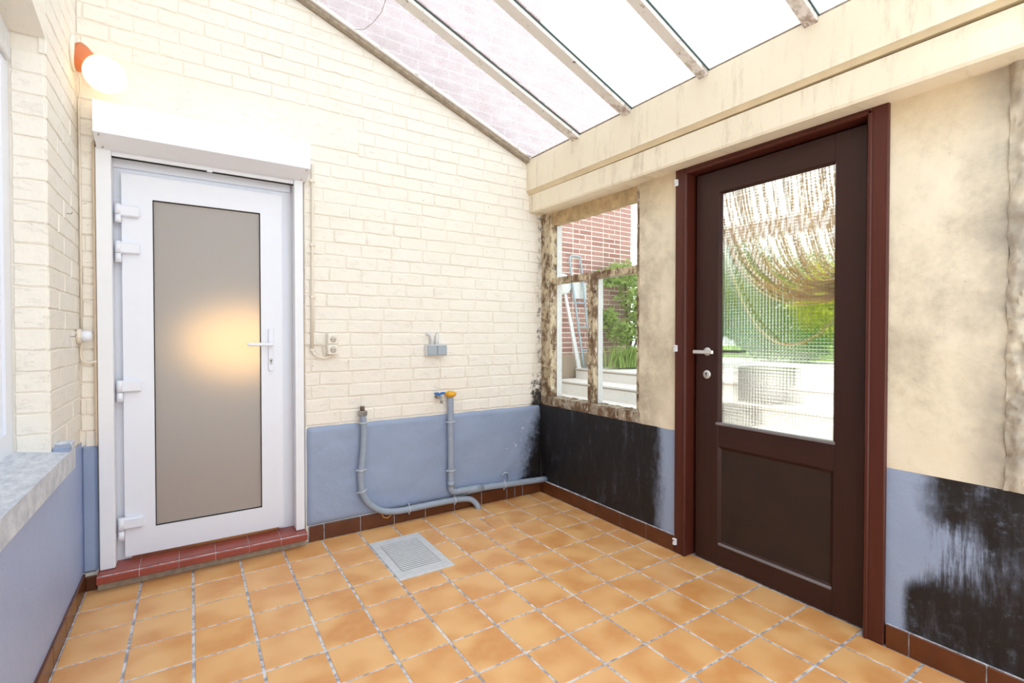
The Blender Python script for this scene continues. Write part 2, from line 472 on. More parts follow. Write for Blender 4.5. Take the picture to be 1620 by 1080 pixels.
def mk_door_glass():
    k = NT('small_square_patterned_glass'); p = k.pos(); x, y, z = k.xyz(p)
    def cell(v, size):
        q = k.math('FRACT', k.math('DIVIDE', v, size)); q = k.math('SUBTRACT', q, 0.5)
        return k.math('MULTIPLY', q, q)
    cy_, cz_ = cell(y, 0.015), cell(z, 0.015)
    h = k.math('ADD', k.math('ADD', cy_, cz_), 0.0)
    nrm = k.bump(h, 1.0, 0.0024)
    line = k.math('MAXIMUM', k.step(cy_, 0.17, 0.235), k.step(cz_, 0.17, 0.235))
    refr = k.sh('ShaderNodeBsdfRefraction', Color=(0.97, 0.985, 0.96), IOR=1.35, Roughness=0.02, Normal=nrm)
    t = k.sh('ShaderNodeBsdfTransparent', Color=(0.96, 0.98, 0.95))
    g = k.sh('ShaderNodeBsdfGlossy', Roughness=0.08, Normal=nrm)
    a = k.mixsh(0.5, t, refr)
    a = k.mixsh(k.math('MULTIPLY', line, 0.15), a, k.sh('ShaderNodeBsdfDiffuse', Color=(0.30, 0.31, 0.26)))
    return k.done(k.mixsh(k.fres(0.03, 0.4), a, g))
def mk_frost():
    k = NT('frosted_grey_glass'); p = k.pos()
    nrm = k.bump(k.noise(p, 260, 3), 0.35, 0.002)
    r = k.sh('ShaderNodeBsdfRefraction', Color=(0.9, 0.9, 0.9), IOR=1.25, Roughness=0.56, Normal=nrm)
    d = k.sh('ShaderNodeBsdfDiffuse', Color=(0.60, 0.61, 0.62)); tl = k.sh('ShaderNodeBsdfTranslucent', Color=(0.6, 0.6, 0.6))
    g = k.sh('ShaderNodeBsdfGlossy', Roughness=0.25, Normal=nrm)
    a = k.mixsh(0.5, k.mixsh(0.3, d, tl), r)
    return k.done(k.mixsh(0.05, a, g))
def emit(name, colr, st):
    k = NT(name); return k.done(k.sh('ShaderNodeEmission', Color=colr, Strength=st))
def mk_plate():
    k = NT('worn_galvanised_plate'); p = k.pos()
    c = k.mix(k.noise(p, 26, 6, 0.7), (0.52, 0.53, 0.56), (0.84, 0.86, 0.88))
    return k.done(k.bsdf(c, 0.5, k.bump(k.noise(p, 60, 5), 0.3, 0.003), 0.25))
def mk_pave():
    k = NT('pale_sunlit_concrete'); p = k.pos()
    c = k.mix(k.noise(p, 4, 5), (0.80, 0.78, 0.75), (0.88, 0.87, 0.85))
    c = k.mix(k.math('MULTIPLY', k.step(k.noise(p, 18, 6, 0.7), 0.62, 0.7), 0.5), c, (0.3, 0.26, 0.2))
    return k.done(k.bsdf(c, 0.85, k.bump(k.noise(p, 30, 5), 0.3, 0.005)))

BRICK, JOINT, PLAST, BEAM = mk_cream_brick(), mk_cream_joint(), mk_cream_plaster(), mk_beam()
DADO_B, DADO_N, DADO_F, DADO_C = (mould_shader('blue_dado_' + a, a) for a in ('back', 'right_near', 'right_far', 'clean'))
DADO_LIT = mould_shader('blue_dado_left_lit', 'left')  # same blue dado, lightened where the window light falls
TILE, GROUT, SKIRT = mk_tile(), mk_grout(), mk_skirt()
FRAMEW = mk_wood('reddish_brown_varnished_wood', (0.044, 0.010, 0.007), (0.110, 0.026, 0.015), 0.35)
LEAFW = mk_wood('dark_brown_varnished_wood', (0.019, 0.007, 0.0055), (0.054, 0.018, 0.013), 0.42)
LEAFH = mk_wood('dark_brown_varnished_wood_crosswise', (0.019, 0.007, 0.0055), (0.054, 0.018, 0.013), 0.42, 'y')
PANEL = mk_panel()
WHITE = plain('white_plastic', (0.79, 0.82, 0.90), 0.28, var=0.01)
WHITE2 = plain('white_painted_metal', (0.82, 0.84, 0.89), 0.4, var=0.02)
WORNW = plain('worn_white_paint', (0.72, 0.72, 0.72), 0.5, var=0.12, scale=40, bump=0.2)
IVORY = plain('ivory_plastic', (0.78, 0.71, 0.60), 0.4, var=0.03)
SOCKW = plain('socket_white_plastic', (0.80, 0.76, 0.68), 0.35, var=0.02)
DARK = plain('dark_gap', (0.02, 0.018, 0.016), 0.9)
BEADW = plain('bare_wood_strip', (0.58, 0.46, 0.34), 0.6, var=0.1)
STEPT = plain('red_glazed_tile', (0.33, 0.065, 0.045), 0.35, var=0.22, scale=14, bump=0.1)
PIPE = plain('blue_grey_painted_pipe', (0.32, 0.38, 0.47), 0.4, var=0.08, scale=30, bump=0.15)
PIPEC = plain('pale_grey_clip', (0.48, 0.52, 0.58), 0.45, var=0.08)
STEEL = plain('dull_steel', (0.42, 0.40, 0.37), 0.4, 0.7, var=0.15)
RUST = plain('rusty_pipe_end', (0.16, 0.10, 0.07), 0.7, var=0.3, scale=60)
CHROME = plain('brushed_nickel', (0.72, 0.71, 0.69), 0.3, 0.6, var=0.05)
SWG = plain('grey_blue_switch', (0.36, 0.42, 0.48), 0.4, var=0.03)
TAPB = plain('blue_lever', (0.02, 0.16, 0.50), 0.35, var=0.05)
FOAM = plain('yellow_foam', (0.85, 0.42, 0.03), 0.8, var=0.25, scale=60, bump=0.6)
TERRA = plain('orange_glazed_ceramic', (0.62, 0.17, 0.05), 0.35, var=0.06)
DECAY = mk_decay('rotten_flaking_paint')
DECAYW = mk_decay('rotten_window_ledge', (0.42, 0.36, 0.28))
OCHRE = plain('dirty_ochre_paint', (0.56, 0.40, 0.21), .8, var=.38, scale=16, bump=.6)
BAR, SILL = mk_bar(), mk_sill()
SBAR = plain('dirty_wall_bar', (0.42, 0.35, 0.27), 0.7, var=0.35, scale=30)
RBRICK, FBRICK = mk_red_brick(), mk_far_brick()
MORTAR = plain('pale_mortar', (0.86, 0.79, 0.72), 0.9, var=0.1)
WGLASS, RGLASS, DGLASS, FROST = mk_window_glass(), mk_roof_glass(), mk_door_glass(), mk_frost()
PLATE, PAVE = mk_plate(), mk_pave()
EDGE = plain('green_glass_edge', (0.012, 0.05, 0.045), 0.3)
GLOBE = emit('lit_opal_globe', (1.0, 0.74, 0.42), 2.2)
HALL = plain('hall_wall_paint', (0.55, 0.53, 0.50), 0.8)
HALLF = plain('hall_floor_boards', (0.30, 0.17, 0.10), 0.6)
HLAMP = emit('warm_hall_shade', (1.0, 0.56, 0.18), 5.0)

# ================================================================ the setting
ZR = lambda x: 2.475 + (2.525 - x) * 0.389       # underside of the roof bars
XR, YB = 2.662, 0.012                             # right wall, back wall
YF = -3.62                                        # front wall behind the camera

# ---- floor
floor = empty('floor', (1.3, -1.8, 0), kind='structure', label='orange glazed tile floor with pale patchy grout joints')
box('screed', (-0.02, YF, -0.06), (2.80, 0.10, -0.0022), GROUT, floor, 0)
PX, PY = 0.21, 0.21266
DR = (1.264, 1.563, -0.709, -0.214)               # drain cover x0 x1 y0 y1
def tile_mesh(poly, nm='tile'):
    m = MB().prism(poly, lambda u, v, d: (u, v, d), 0.0, -0.012, 0.0018)
    me, o = m.mesh(nm, TILE); m.fix(me)
    return me, o
full = [tile_mesh([(0, 0), (PX - .010, 0), (PX - .010, PY - .009), (0, PY - .009)])[0] for _ in range(1)][0]
for i in range(13):
    for j in range(17):
        x0, x1 = i * PX + .005, (i + 1) * PX - .005
        y1, y0 = -j * PY - .0045, -(j + 1) * PY + .0045
        if i == 0: x0 = 0.004
        if j == 0: y1 = 0.0
        x1 = min(x1, 2.648)
        if i == 12 and -2.15 < (y0 + y1) / 2 < -1.32: x1 = 2.70
        jz = rnd.uniform(-.0006, .0006)
        ov = x0 < DR[1] and x1 > DR[0] and y0 < DR[3] and y1 > DR[2]
        if ov:
            a, b, c, d = DR[0] - .004, DR[1] + .005, DR[2] - .004, DR[3] + .005
            polys = []
            xa, xb, ya, yb = max(x0, a), min(x1, b), max(y0, c), min(y1, d)
            left, right, bot, top = xa - x0 > .02, x1 - xb > .02, ya - y0 > .02, y1 - yb > .02
            # what stays of the tile round the cover: an L or a strip
            if (left or right) and (bot or top):
                X0, X1 = (x0, x1)
                if right and bot: polys.append([(x0, y0), (x1, y0), (x1, y1), (xb, y1), (xb, ya), (x0, ya)])
                elif left and bot: polys.append([(x0, y0), (x1, y0), (x1, ya), (xa, ya), (xa, y1), (x0, y1)])
                elif right and top: polys.append([(xb, y0), (x1, y0), (x1, y1), (x0, y1), (x0, yb), (xb, yb)])
                else: polys.append([(x0, y0), (xa, y0), (xa, yb), (x1, yb), (x1, y1), (x0, y1)])
            elif left: polys.append([(x0, y0), (xa, y0), (xa, y1), (x0, y1)])
            elif right: polys.append([(xb, y0), (x1, y0), (x1, y1), (xb, y1)])
            elif bot: polys.append([(x0, y0), (x1, y0), (x1, ya), (x0, ya)])
            elif top: polys.append([(x0, yb), (x1, yb), (x1, y1), (x0, y1)])
            for P in polys:
                me, o = tile_mesh(P) if len(P) == 4 else (lambda m: (m.mesh('tile', TILE)))(MB().prism(P, lambda u, v, d: (u, v, d), 0.0, -0.012, 0.0))
                if len(P) > 4: MB().fix(me)
                place('tile', me, o + Vector((0, 0, jz)), floor)
            continue
        if (i, j) == (9, 1):                       # the broken tile: a strip and a loose, slightly turned piece
            me, o = tile_mesh([(x0, y0), (x0 + .085, y0), (x0 + .095, y1), (x0, y1)]); place('tile', me, o, floor)
            me, o = tile_mesh([(x0 + .090, y0 - .010), (x1 + .006, y0 - .004), (x1 + .004, y1 - .012), (x0 + .100, y1 - .02)]); place('tile', me, o + Vector((0, 0, .004)), floor)
            continue
        w, h = x1 - x0, y1 - y0
        if abs(w - PX + .010) < 1e-4 and abs(h - PY + .009) < 1e-4:
            place('tile', full, ((x0 + x1) / 2, (y0 + y1) / 2, -0.012 + jz), floor)
        else:
            me, o = tile_mesh([(x0, y0), (x1, y0), (x1, y1), (x0, y1)])
            place('tile', me, o + Vector((0, 0, jz)), floor)

# ---- brick laying
FN_BACK = lambda u, v, d: (u, YB + d, v)
def clip(poly, a, b, c):
    """keep a*x+b*y<=c"""
    out = []
    for i, p in enumerate(poly):
        q = poly[(i + 1) % len(poly)]
        fp, fq = a * p[0] + b * p[1] - c, a * q[0] + b * q[1] - c
        if fp <= 0: out.append(p)
        if fp * fq < 0:
            t = fp / (fp - fq); out.append((p[0] + t * (q[0] - p[0]), p[1] + t * (q[1] - p[1])))
    return out
def wobbly(x0, x1, z0, z1, r, amp=0.0031, n=4):
    P = []
    for k in range(n): P.append((x0 + (x1 - x0) * k / n, z0 + r.uniform(-amp, amp)))
    P.append((x1 + r.uniform(-amp, amp), z0)); P.append((x1 + r.uniform(-amp, amp), (z0 + z1) / 2))
    for k in range(n): P.append((x1 - (x1 - x0) * k / n, z1 + r.uniform(-amp, amp)))
    P.append((x0 + r.uniform(-amp, amp), z1)); P.append((x0 + r.uniform(-amp, amp), (z0 + z1) / 2))
    return P
CP, BP, JT = 0.0767, 0.2, 0.0052
variants = []
for k in range(8):
    m = MB().prism(wobbly(0, BP - JT, 0, CP - JT, rnd), lambda u, v, d: (u, d, v), 0, 0.02, 0.005)
    me, o = m.mesh('brick', BRICK); m.fix(me); variants.append((me, o))

wall_back = empty('wall_back', (1.3, YB, 0), kind='structure', label='cream painted brick wall with a blue dado behind the white door')
# slab: polygon round the door opening, up to the roof slope
xl, xr = -0.03, 2.80
base = MB()
ys = YB + 0.0058
fnb = lambda u, v, d: (u, ys + d, v)
base.prism([(xl, -.05), (0.046, -.05), (0.046, 2.12), (xl, 2.12)], fnb, 0, 0.25)
base.prism([(0.968, -.05), (xr, -.05), (xr, 2.12), (0.968, 2.12)], fnb, 0, 0.25)
base.prism([(xl, 2.12), (xr, 2.12), (xr, ZR(2.8) + .03), (xl, ZR(xl) + .03)], fnb, 0, 0.25)
base.build('mortar_bed', JOINT, wall_back)
extra = MB()
nb = 0
rows = []
z = 0.672
row = 0
patch = (-0.02, 1.279, 2.30, 2.468)
brk = []
while z < 3.6:
    xx = -0.20 + (row % 2) * BP / 2 + rnd.uniform(-.012, .012)
    while xx < 2.66:
        L = BP - JT + rnd.uniform(-.018, .018)
        brk.append((xx, xx + L, z + JT / 2, z + CP - JT / 2))
        xx += L + JT
    z += CP; row += 1
in_parts = 0
for x0, x1, z0, z1 in brk:
    x0c, x1c = max(x0, -0.012), min(x1, 2.70)
    pieces = []
    # keep clear of the door opening, the plastered lintel patch
    if z0 < 2.28:
        for a, b in ((-0.012, 0.044), (0.970, 2.70)):
            q0, q1 = max(x0c, a), min(x1c, b)
            if q1 - q0 > 0.012: pieces.append((q0, q1))
    elif z0 < patch[3] - .02:
        q0 = max(x0c, patch[1])
        if x1c - q0 > 0.012: pieces.append((q0, x1c))
    else:
        if x1c - x0c > .012: pieces.append((x0c, x1c))
    for q0, q1 in pieces:
        fullb = abs(q0 - x0) < 1e-6 and abs(q1 - x1) < 1e-6
        top_ok = z1 < ZR(q1) - 0.004
        jd = rnd.uniform(-.0018, .002)
        vis = not (q1 < 0.98 and z0 > ZR(0.9) - .02) and z0 < 3.25
        if fullb and top_ok and vis:
            me, o = variants[rnd.randrange(8)]
            ob = place('brick', me, ((q0 + q1) / 2, YB + 0.01 + jd, z0), wall_back)
            s = (q1 - q0) / (BP - JT); ob.scale = (s, 1, 1)
            ob.rotation_euler = (rnd.uniform(-.012, .012), rnd.uniform(-.006, .006), rnd.uniform(-.005, .005))
            in_parts += 1
        else:
            P = wobbly(q0, q1, z0, z1, rnd, 0.0012, 2)
            P = clip(P, 0.389, 1, 2.475 + 2.525 * .389 - .003)
            if len(P) < 3 or max(p[1] for p in P) - min(p[1] for p in P) < .008: continue
            m = MB().prism(P, lambda u, v, d: (u, YB + jd + d, v), 0, 0.02, 0.004)
            if vis and in_parts < 298:
                m.build('brick', BRICK, wall_back); in_parts += 1
            else:
                extra.v, extra.f = extra.v, extra.f
                o = len(extra.v); extra.v += m.v
                extra.f += [[i + o for i in f] for f in m.f]; extra.m += m.m; extra.s += m.s
if extra.v: extra.build('more_bricks', BRICK, wall_back, kind='stuff')
MB().box((patch[0], YB - .001, patch[2]), (patch[1], YB + .02, patch[3]), .003).build('plaster_patch', BRICK, wall_back, fix=False)
# blue dado, right of the door and the narrow strip left of it
def dado_back(x0, x1, z0, z1, amp):
    nu, nv = max(3, int((x1 - x0) / .02)), int((z1 - z0) / .02)
    def fn(u, v):
        x = x0 + (x1 - x0) * u; zt = z1 + 0.004 * mn.noise(Vector((x * 9, 0, 3)))
        z = z0 + (zt - z0) * v
        k = amp * (mn.noise(Vector((x * 7, 1.3, z * 9))) + .5 * mn.noise(Vector((x * 19, 4.1, z * 22))))
        k *= 1 + 1.6 * max(0, min(1, (x - 1.9) / .5)) * max(0, 1 - z / .5)
        e = 1.0 if 0 < u < 1 and 0 < v < 1 else 0.0
        return (x, YB - 0.003 - (k + amp) * e + (0.018 if not e else 0), z)
    return MB().grid(fn, nu, nv)
dado_back(0.966, 2.672, 0.082, 0.672, 0.0055).build('dado', DADO_B, wall_back, label='blue painted lower wall, blackened towards the corner')
MB().box((-0.015, YB - .008, 0.08), (0.046, YB + .05, 0.682), .012).build('dado', DADO_C, wall_back, fix=False, label='narrow blue strip left of the white door')
MB().prism([(-2.5, 9.0), (-2.5, ZR(-2.5) + .02), (2.66, ZR(2.66) + .02), (2.66, 9.0)], lambda u, v, d: (u, .0172 + d, v), 0, .26).build('house_wall_above', FBRICK, wall_back)  # unseen top raised high to keep the sun out of the room

# ---- left wall
wall_left = empty('wall_left', (-.15, -1.8, 0), kind='structure', label='left wall with cream brick pier and blue lower part under the window')
XL = -0.012
WY0, WY1 = -0.565, -2.45                          # window reveal
lb = MB()
lb.box((-0.30, YF, -.05), (XL - .004, YB + .1, 0.70))
lb.box((-0.30, WY0 + .004, 0.70), (XL - .004, YB + .1, 3.6))
lb.box((-0.30, YF, 0.70), (XL - .006, WY1, 3.6))
lb.build('mortar_bed', JOINT, wall_left)
# wall over the window with a shallow segmental arch
P = [(WY1, 2.26)] + [(WY1 + (WY0 - WY1) * t / 12, 2.275 + 0.13 * math.sin(PI * t / 12)) for t in range(13)] + [(WY0, 3.6), (WY1, 3.6)]
MB().prism(P[1:], lambda u, v, d: (XL - d, u, v), 0, 0.28).build('lintel', BRICK, wall_left)
z = 0.762; r_ = 0
while z < 3.5:
    ya = YB; first = True
    segs = [(-.29, YB)] if r_ % 2 else [(-.565, -.30), (-.292, YB)]
    if r_ % 2: segs = [(-.565, -.16), (-.152, YB)] if r_ % 4 == 1 else [(-.565, -.40), (-.392, -.10), (-.092, YB)]
    for a, b in segs:
        if z + CP > 2.27 and a < -.5: a = -.57
        jd = rnd.uniform(-.001, .001)
        PP = wobbly(a + .002, b - .002, z + JT / 2, z + CP - JT / 2, rnd, .0026, 4)
        MB().prism(PP, lambda u, v, d: (XL + jd - d, u, v), 0, .02, .003).build('brick', BRICK, wall_left)
    if z < 2.2:
        PP = wobbly(-.105, XL - .007, z + JT / 2, min(z + CP - JT / 2, 2.268), rnd, .002, 2)
        MB().prism(PP, lambda u, v, d: (u, WY0 - .001 + d, v), 0, .012, .003).build('brick', BRICK, wall_left)
    z += CP; r_ += 1
def dl(u, v):
    y = -3.62 + (YB + 3.62) * u; z = .08 + .62 * v
    return (XL + .002 + .0015 * mn.noise(Vector((5, y * 6, z * 8))), y, z)
MB().grid(dl, 60, 20).build('dado', DADO_LIT, wall_left)
for yy, zz in ((-.25, 1.71), (-.20, 1.195)):
    MB().tube([(XL - .01, yy, zz), (XL + .016, yy - .004, zz - .001), (XL + .020, yy - .004, zz + .008)], .0014, 6).build('nail', RUST, wall_left)

# ---- right wall
wall_right = empty('wall_right', (2.73, -1.8, 0), kind='structure', label='stained right wall, cream above a mould blackened blue dado')
def plaster(y0, y1, z0, z1, mat, amp, nm, x=XR, step=.02, label=None):
    nu, nv = max(2, int(abs(y1 - y0) / step)), max(2, int((z1 - z0) / step))
    def fn(u, v):
        y = y0 + (y1 - y0) * u; z = z0 + (z1 - z0) * v
        k = amp * (mn.noise(Vector((2.2, y * 8, z * 8))) + .5 * mn.noise(Vector((7.1, y * 21, z * 21))))
        e = 1.0 if 0 < u < 1 and 0 < v < 1 else 0.0
        lean = (0.022 * (0.35 - z) / .35 if z < .7 else -.022) * max(0, 1 + y / .9) if y > -.9 else 0
        return (x - k * e + lean * 1.0 + (.02 if not e and v in (0, 1) and False else 0), y, z)
    return MB().grid(fn, nu, nv).build(nm, mat, wall_right, label=label)
core = MB()
core.box((XR + .035, -1.235, -.05), (2.83, .2, .665))
core.box((XR + .008, -1.236, .665), (2.83, -.975, 2.12))
core.box((XR + .008, YF, -.05), (2.83, -2.22, 2.12))
core.box((2.69, -.035, .665), (2.83, .2, 2.12))
core.build('masonry', PLAST, wall_right, fix=False)
plaster(-1.236, 0.02, .08, .672, DADO_N, .003, 'dado', label='mould blackened dado under the old window')
plaster(YF, -2.217, .08, .690, DADO_F, .003, 'dado', label='blue dado with black mould right of the brown door')
plaster(-1.236, -.968, .67, 2.112, PLAST, .003, 'plaster')
plaster(-2.545, -2.214, .69, 2.112, PLAST, .003, 'plaster')
# peeling edge and bared bricks at the far right
def peel(u, v):
    y = -2.545 - .062 * u; z = .69 + 1.42 * v
    k = .014 * mn.noise(Vector((3, y * 40, z * 17))) + .012 * mn.noise(Vector((9, y * 90, z * 60)))
    return (XR - .006 - k - .012 * math.sin(PI * u), y + .006 * mn.noise(Vector((1, 2, z * 14))), z)
MB().grid(peel, 8, 110).build('peeling_plaster', OCHRE if False else PLAST, wall_right)
z = .70; q = 0
while z < 2.05:
    a = -2.62
    MB().box((XR + .004 + rnd.uniform(0, .01), -2.85 + (q % 2) * .1, z), (XR + .05, a + rnd.uniform(0, .012), z + .062), .006).build('brick', PLAST if q % 3 else DADO_F, wall_right, fix=False)
    z += .072; q += 1

# ---- the yard side behind the camera stays open
box('ground_yard', (-6, -14, -.12), (2.83, YF, -.02), PAVE, None, 0, kind='structure', label='pale yard paving behind the viewer')

# ---- the eaves beam along the right wall
beam = empty('trim_1', (2.6, -1.8, 2.1), kind='structure', label='flaking cream eaves beam over the window and brown door')
SL = 0.012                                        # it drops slightly towards the viewer
def along(poly, y0, y1, sl, nseg=1):
    n = len(poly); vs = []
    for y in (y0, y1):
        vs += [(p[0], y, p[1] + sl * y) for p in poly]
    fs = [tuple(range(n)), tuple(range(n, 2 * n))[::-1]] + [(i, n + i, n + (i + 1) % n, (i + 1) % n) for i in range(n)]
    return MB().add(vs, fs)
along([(2.522, 2.272), (2.83, 2.272), (2.83, 2.50), (2.526, 2.497)], YB, YF, SL).build('fascia', BEAM, beam)
along([(2.5235, 2.2715), (2.545, 2.243), (2.83, 2.243), (2.83, 2.2715)], YB, YF, SL * .6).build('moulding', plain('bounce_tinted_cream_paint', (.72, .60, .40), .6, var=.12, scale=9), beam)  # beam paint made yellower: floor bounce on the chamfer is put into the colour
along([(2.547, 2.123), (2.553, 2.112), (2.83, 2.112), (2.83, 2.242), (2.547, 2.242)], YB, YF, SL * 1.0).build('lintel', BEAM, beam)

# ---- skirting tiles
def skirting(name, label, cells, fn):
    e = empty(name, (0, 0, 0), kind='structure', label=label)
    for a, b in cells: fn(a, b).build('tile', SKIRT, e, fix=False)
    return e
cells = []; x = .985
for w in (.083, .213, .213, .213, .213, .213, .213, .07, .07, .21):
    cells.append((x, min(x + w - .004, 2.655))); x += w
    if x > 2.65: break
bb = skirting('baseboard_back', 'dark brown tiled skirting along the blue dado', cells, lambda a, b: MB().box((a, 0.0, 0.0), (b, .016, .087), .002))
box('grout_bed', (.983, .004, 0), (2.66, .02, .085), GROUT, bb, 0)
MB().box((-.002, -.004, 0), (.040, .012, .066), .004).build('tile', SKIRT, bb, fix=False)
cells = []; y = 0.0
while y > -1.236:
    y2 = max(y - .207, -1.238); cells.append((y2 + .004, y)); y = y2
y = -2.222
w = .075
while y > YF:
    y2 = y - w; cells.append((y2 + .004, y)); y = y2; w = .213
br = skirting('baseboard_right', 'dark brown tiled skirting under the black dado', cells, lambda a, b: MB().box((2.650, a, 0.0), (2.668, b, .087), .002))
box('grout_bed', (2.655, -1.237, 0), (2.672, 0, .089), GROUT, br, 0)
box('grout_bed', (2.655, YF, 0), (2.672, -2.222, .089), GROUT, br, 0)
cells = []; y = 0.0
while y > YF:
    cells.append((y - .209, y)); y -= .213
bl = skirting('baseboard_left', 'brown tiled skirting below the blue left wall', cells, lambda a, b: MB().box((-.013, a, 0.0), (0.0, b, .083), .002))

# ---- glass roof
ceil = empty('ceiling', (1.3, -1.8, 2.5), kind='structure', label='sloping lean-to roof of patterned glass on grey bars')
TH = math.atan(0.389)
def sloped(y0, y1, d0, d1, xa, xb, mat, nm, c=.002, parent=ceil, **kw):
    """a bar that follows the roof slope between xa and xb; d = height over the underside line"""
    m = MB().box((xa, y0, d0), (xb, y1, d1), c)
    m.v = [(x, y, d + ZR(x) + .004 + .0135 * y) for x, y, d in m.v]
    return m.build(nm, mat, parent, fix=False, **kw)
BARS = [(-.592, -.510), (-1.038, -.960), (-1.534, -1.468), (-2.030, -1.965), (-2.53, -2.46), (-3.02, -2.95), (-3.52, -3.45)]
sloped(-.030, YB + .006, 0.0, .03, -.1, 2.56, SBAR, 'wall_bar', label='dirty brown bar fixed along the brick wall')
sloped(-.045, -.028, .020, .045, -.1, 2.56, BAR, 'wall_bar')
for a, b in BARS:
    sloped(a + .012, b, 0.0, .030, -.1, 2.53, BAR, 'rafter')
    sloped(a + .0075, a + .0115, .022, .0338, -.1, 2.535, EDGE, 'glazing_strip', label='dark green strip along the pane edge')
edges = [YB - .02] + [q for p in [(b, a) for a, b in BARS] for q in p] + [YF]
prev = YB - .015
for a, b in BARS + [(YF, YF)]:
    sloped(b - .004 if b > YF else YF, prev + .004, .034, .040, -.12, 2.60, RGLASS, 'glass_pane', c=0)
    prev = a
MB().tube([Vector((x, y, ZR(x) + .032 + .0135 * y)) for x, y in ((1.24, -.05), (1.28, -.10), (1.30, -.2), (1.31, -.33), (1.29, -.50))], .0016, 6).build('crack_line', SBAR, ceil, label='thin curved crack across the first pane')
sloped(YF, YB, .028, .034, 2.528, 2.60, SBAR, 'putty_bed')

# ================================================================ white door (door_1)
d1 = empty('door_1', (.5, .05, .09), kind='structure', label='white plastic door with a tall frosted grey pane')
fr = MB()
fr.box((.075, .084, .086), (.165, .135, 1.965), .0); fr.box((.835, .084, .086), (.915, .135, 1.965), .0); fr.box((.075, .084, 1.965), (.915, .135, 2.085), .0)
fr.box((.085, .066, 2.02), (.905, .085, 2.07), .002)
fr.build('frame', WHITE, d1, fix=False)
box('wood_strip', (.915, .03, .10), (.925, .13, 2.055), BEADW, d1, .001, label='bare wood strip beside the white frame')
box('wood_strip', (.0405, -.010, .682), (.051, .05, 2.10), BEADW, d1, .002, label='beige strip left of the shutter rail')
lx0, lx1, lz0, lz1 = .142, .856, .108, 1.990
gx0, gx1, gz0, gz1 = .264, .746, .236, 1.876
lf = MB(); ya, yb = .046, .108
def mitre(P): return lf.prism(P, lambda u, v, d: (u, ya + d, v), 0, yb - ya, .0015)
leaf = empty('leaf', (.5, .077, lz0), parent=d1)
for P in ([(lx0, lz0), (gx0, gz0), (gx0, gz1), (lx0, lz1)], [(lx0, lz1), (gx0, gz1), (gx1, gz1), (lx1, lz1)], [(lx1, lz1), (gx1, gz1), (gx1, gz0), (lx1, lz0)], [(lx1, lz0), (gx1, gz0), (gx0, gz0), (lx0, lz0)]):
    MB().prism(P, lambda u, v, d: (u, ya + d, v), 0, yb - ya, 0.0).build('profile', WHITE, leaf)
gl = MB()
gl.box((gx0 - .001, .052, gz0 - .001), (gx0 + .004, .062, gz1), 0); gl.box((gx1 - .004, .052, gz0), (gx1 + .001, .062, gz1), 0)
gl.box((gx0, .052, gz0 - .001), (gx1, .062, gz0 + .004), 0); gl.box((gx0, .052, gz1 - .004), (gx1, .062, gz1 + .001), 0)
gl.build('gasket', DARK, leaf, fix=False)
box('frosted_pane', (gx0 + .002, .060, gz0 + .002), (gx1 - .002, .066, gz1 - .002), FROST, leaf, 0, label='tall frosted grey glass pane')
for zt, zb in ((1.835, 1.745), (1.655, 1.553), (.980, .876), (.308, .198)):
    h = MB()
    h.tube([(.130, .030, zb), (.130, .030, zb + (zt - zb) * .42)], .0125, 14); h.tube([(.130, .030, zb + (zt - zb) * .44), (.130, .030, zt)], .0125, 14)
    h.box((.130, .022, zt - .058), (.215, .048, zt - .004), .006)
    h.box((.118, .034, zb), (.132, .064, zt - .01), .003)
    h.build('hinge', WHITE, leaf, fix=False)
hp = MB()
hp.prism([(.782 + .0125 - .0125 * math.cos(t), 1.011 - .0125 * math.sin(t)) for t in [PI * k / 8 for k in range(9)]] + [(.807, 1.234), (.782, 1.234)], lambda u, v, d: (u, .034 + d, v), 0, .012, .002)
hp.build('handle_plate', WHITE, leaf)
hh = MB()
hh.tube([(.7945, .036, 1.148), (.7945, .004, 1.148)], .010, 14)
hh.box((.675, -.004, 1.139), (.806, .010, 1.158), .005)
hh.build('door_handle', WHITE, leaf, fix=False)
kc = MB().tube([(.7945, .031, 1.060), (.7945, .036, 1.060)], .0085, 14); kc.box((.790, .031, 1.036), (.799, .036, 1.060), .001)
kc.build('lock_cylinder', STEEL, leaf, fix=False, label='small steel lock cylinder')

# roller shutter: box, guide rails, end slat
rs = empty('roller_shutter', (.52, -.05, 2.07), label='white roller shutter box with side rails over the white door', cat='roller shutter')
sec = [(.011, 2.275), (-.140, 2.252), (-.140, 2.109), (-.030, 2.072), (.011, 2.072)]
m = MB().prism([(p[0], p[1]) for p in sec], lambda u, v, d: (d, u, v), .0645, .9705)
m.build('shutter_box', WHITE2, rs)
for xs in (.0605, .9705):
    m = MB().prism([(p[0] * 1.01 if p[0] < 0 else p[0], p[1]) for p in sec], lambda u, v, d: (d, u, v), xs, xs + .004); m.build('end_cap', WHITE2, rs)
for xx, yy, zz in ((.080, -.131, 2.103), (.955, -.131, 2.103), (.085, -.045, 2.074), (.945, -.045, 2.074)):
    MB().tube([(xx, yy, zz), (xx, yy - .002, zz - .006)], .0032, 8).build('screw', STEEL, rs)
for a, b, zb in ((.0530, .1105, .088), (.9110, .9575, .088)):
    box('guide_rail', (a, -.016, zb), (b, .060, 2.079), WHITE2, rs, .003)
ss = MB()
ss.box((.1105, .000, 2.052), (.911, .016, 2.078), .002); ss.box((.1105, -.001, 2.070), (.911, .004, 2.090), .001)
ss.build('end_slat', WHITE2, rs, fix=False)
box('stop', (.495, -.010, 2.044), (.520, .002, 2.054), WHITE2, rs, .002)
box('weather_seal', (.1105, .004, 2.046), (.911, .014, 2.0525), DARK, rs, .001, label='thin black seal under the end slat')

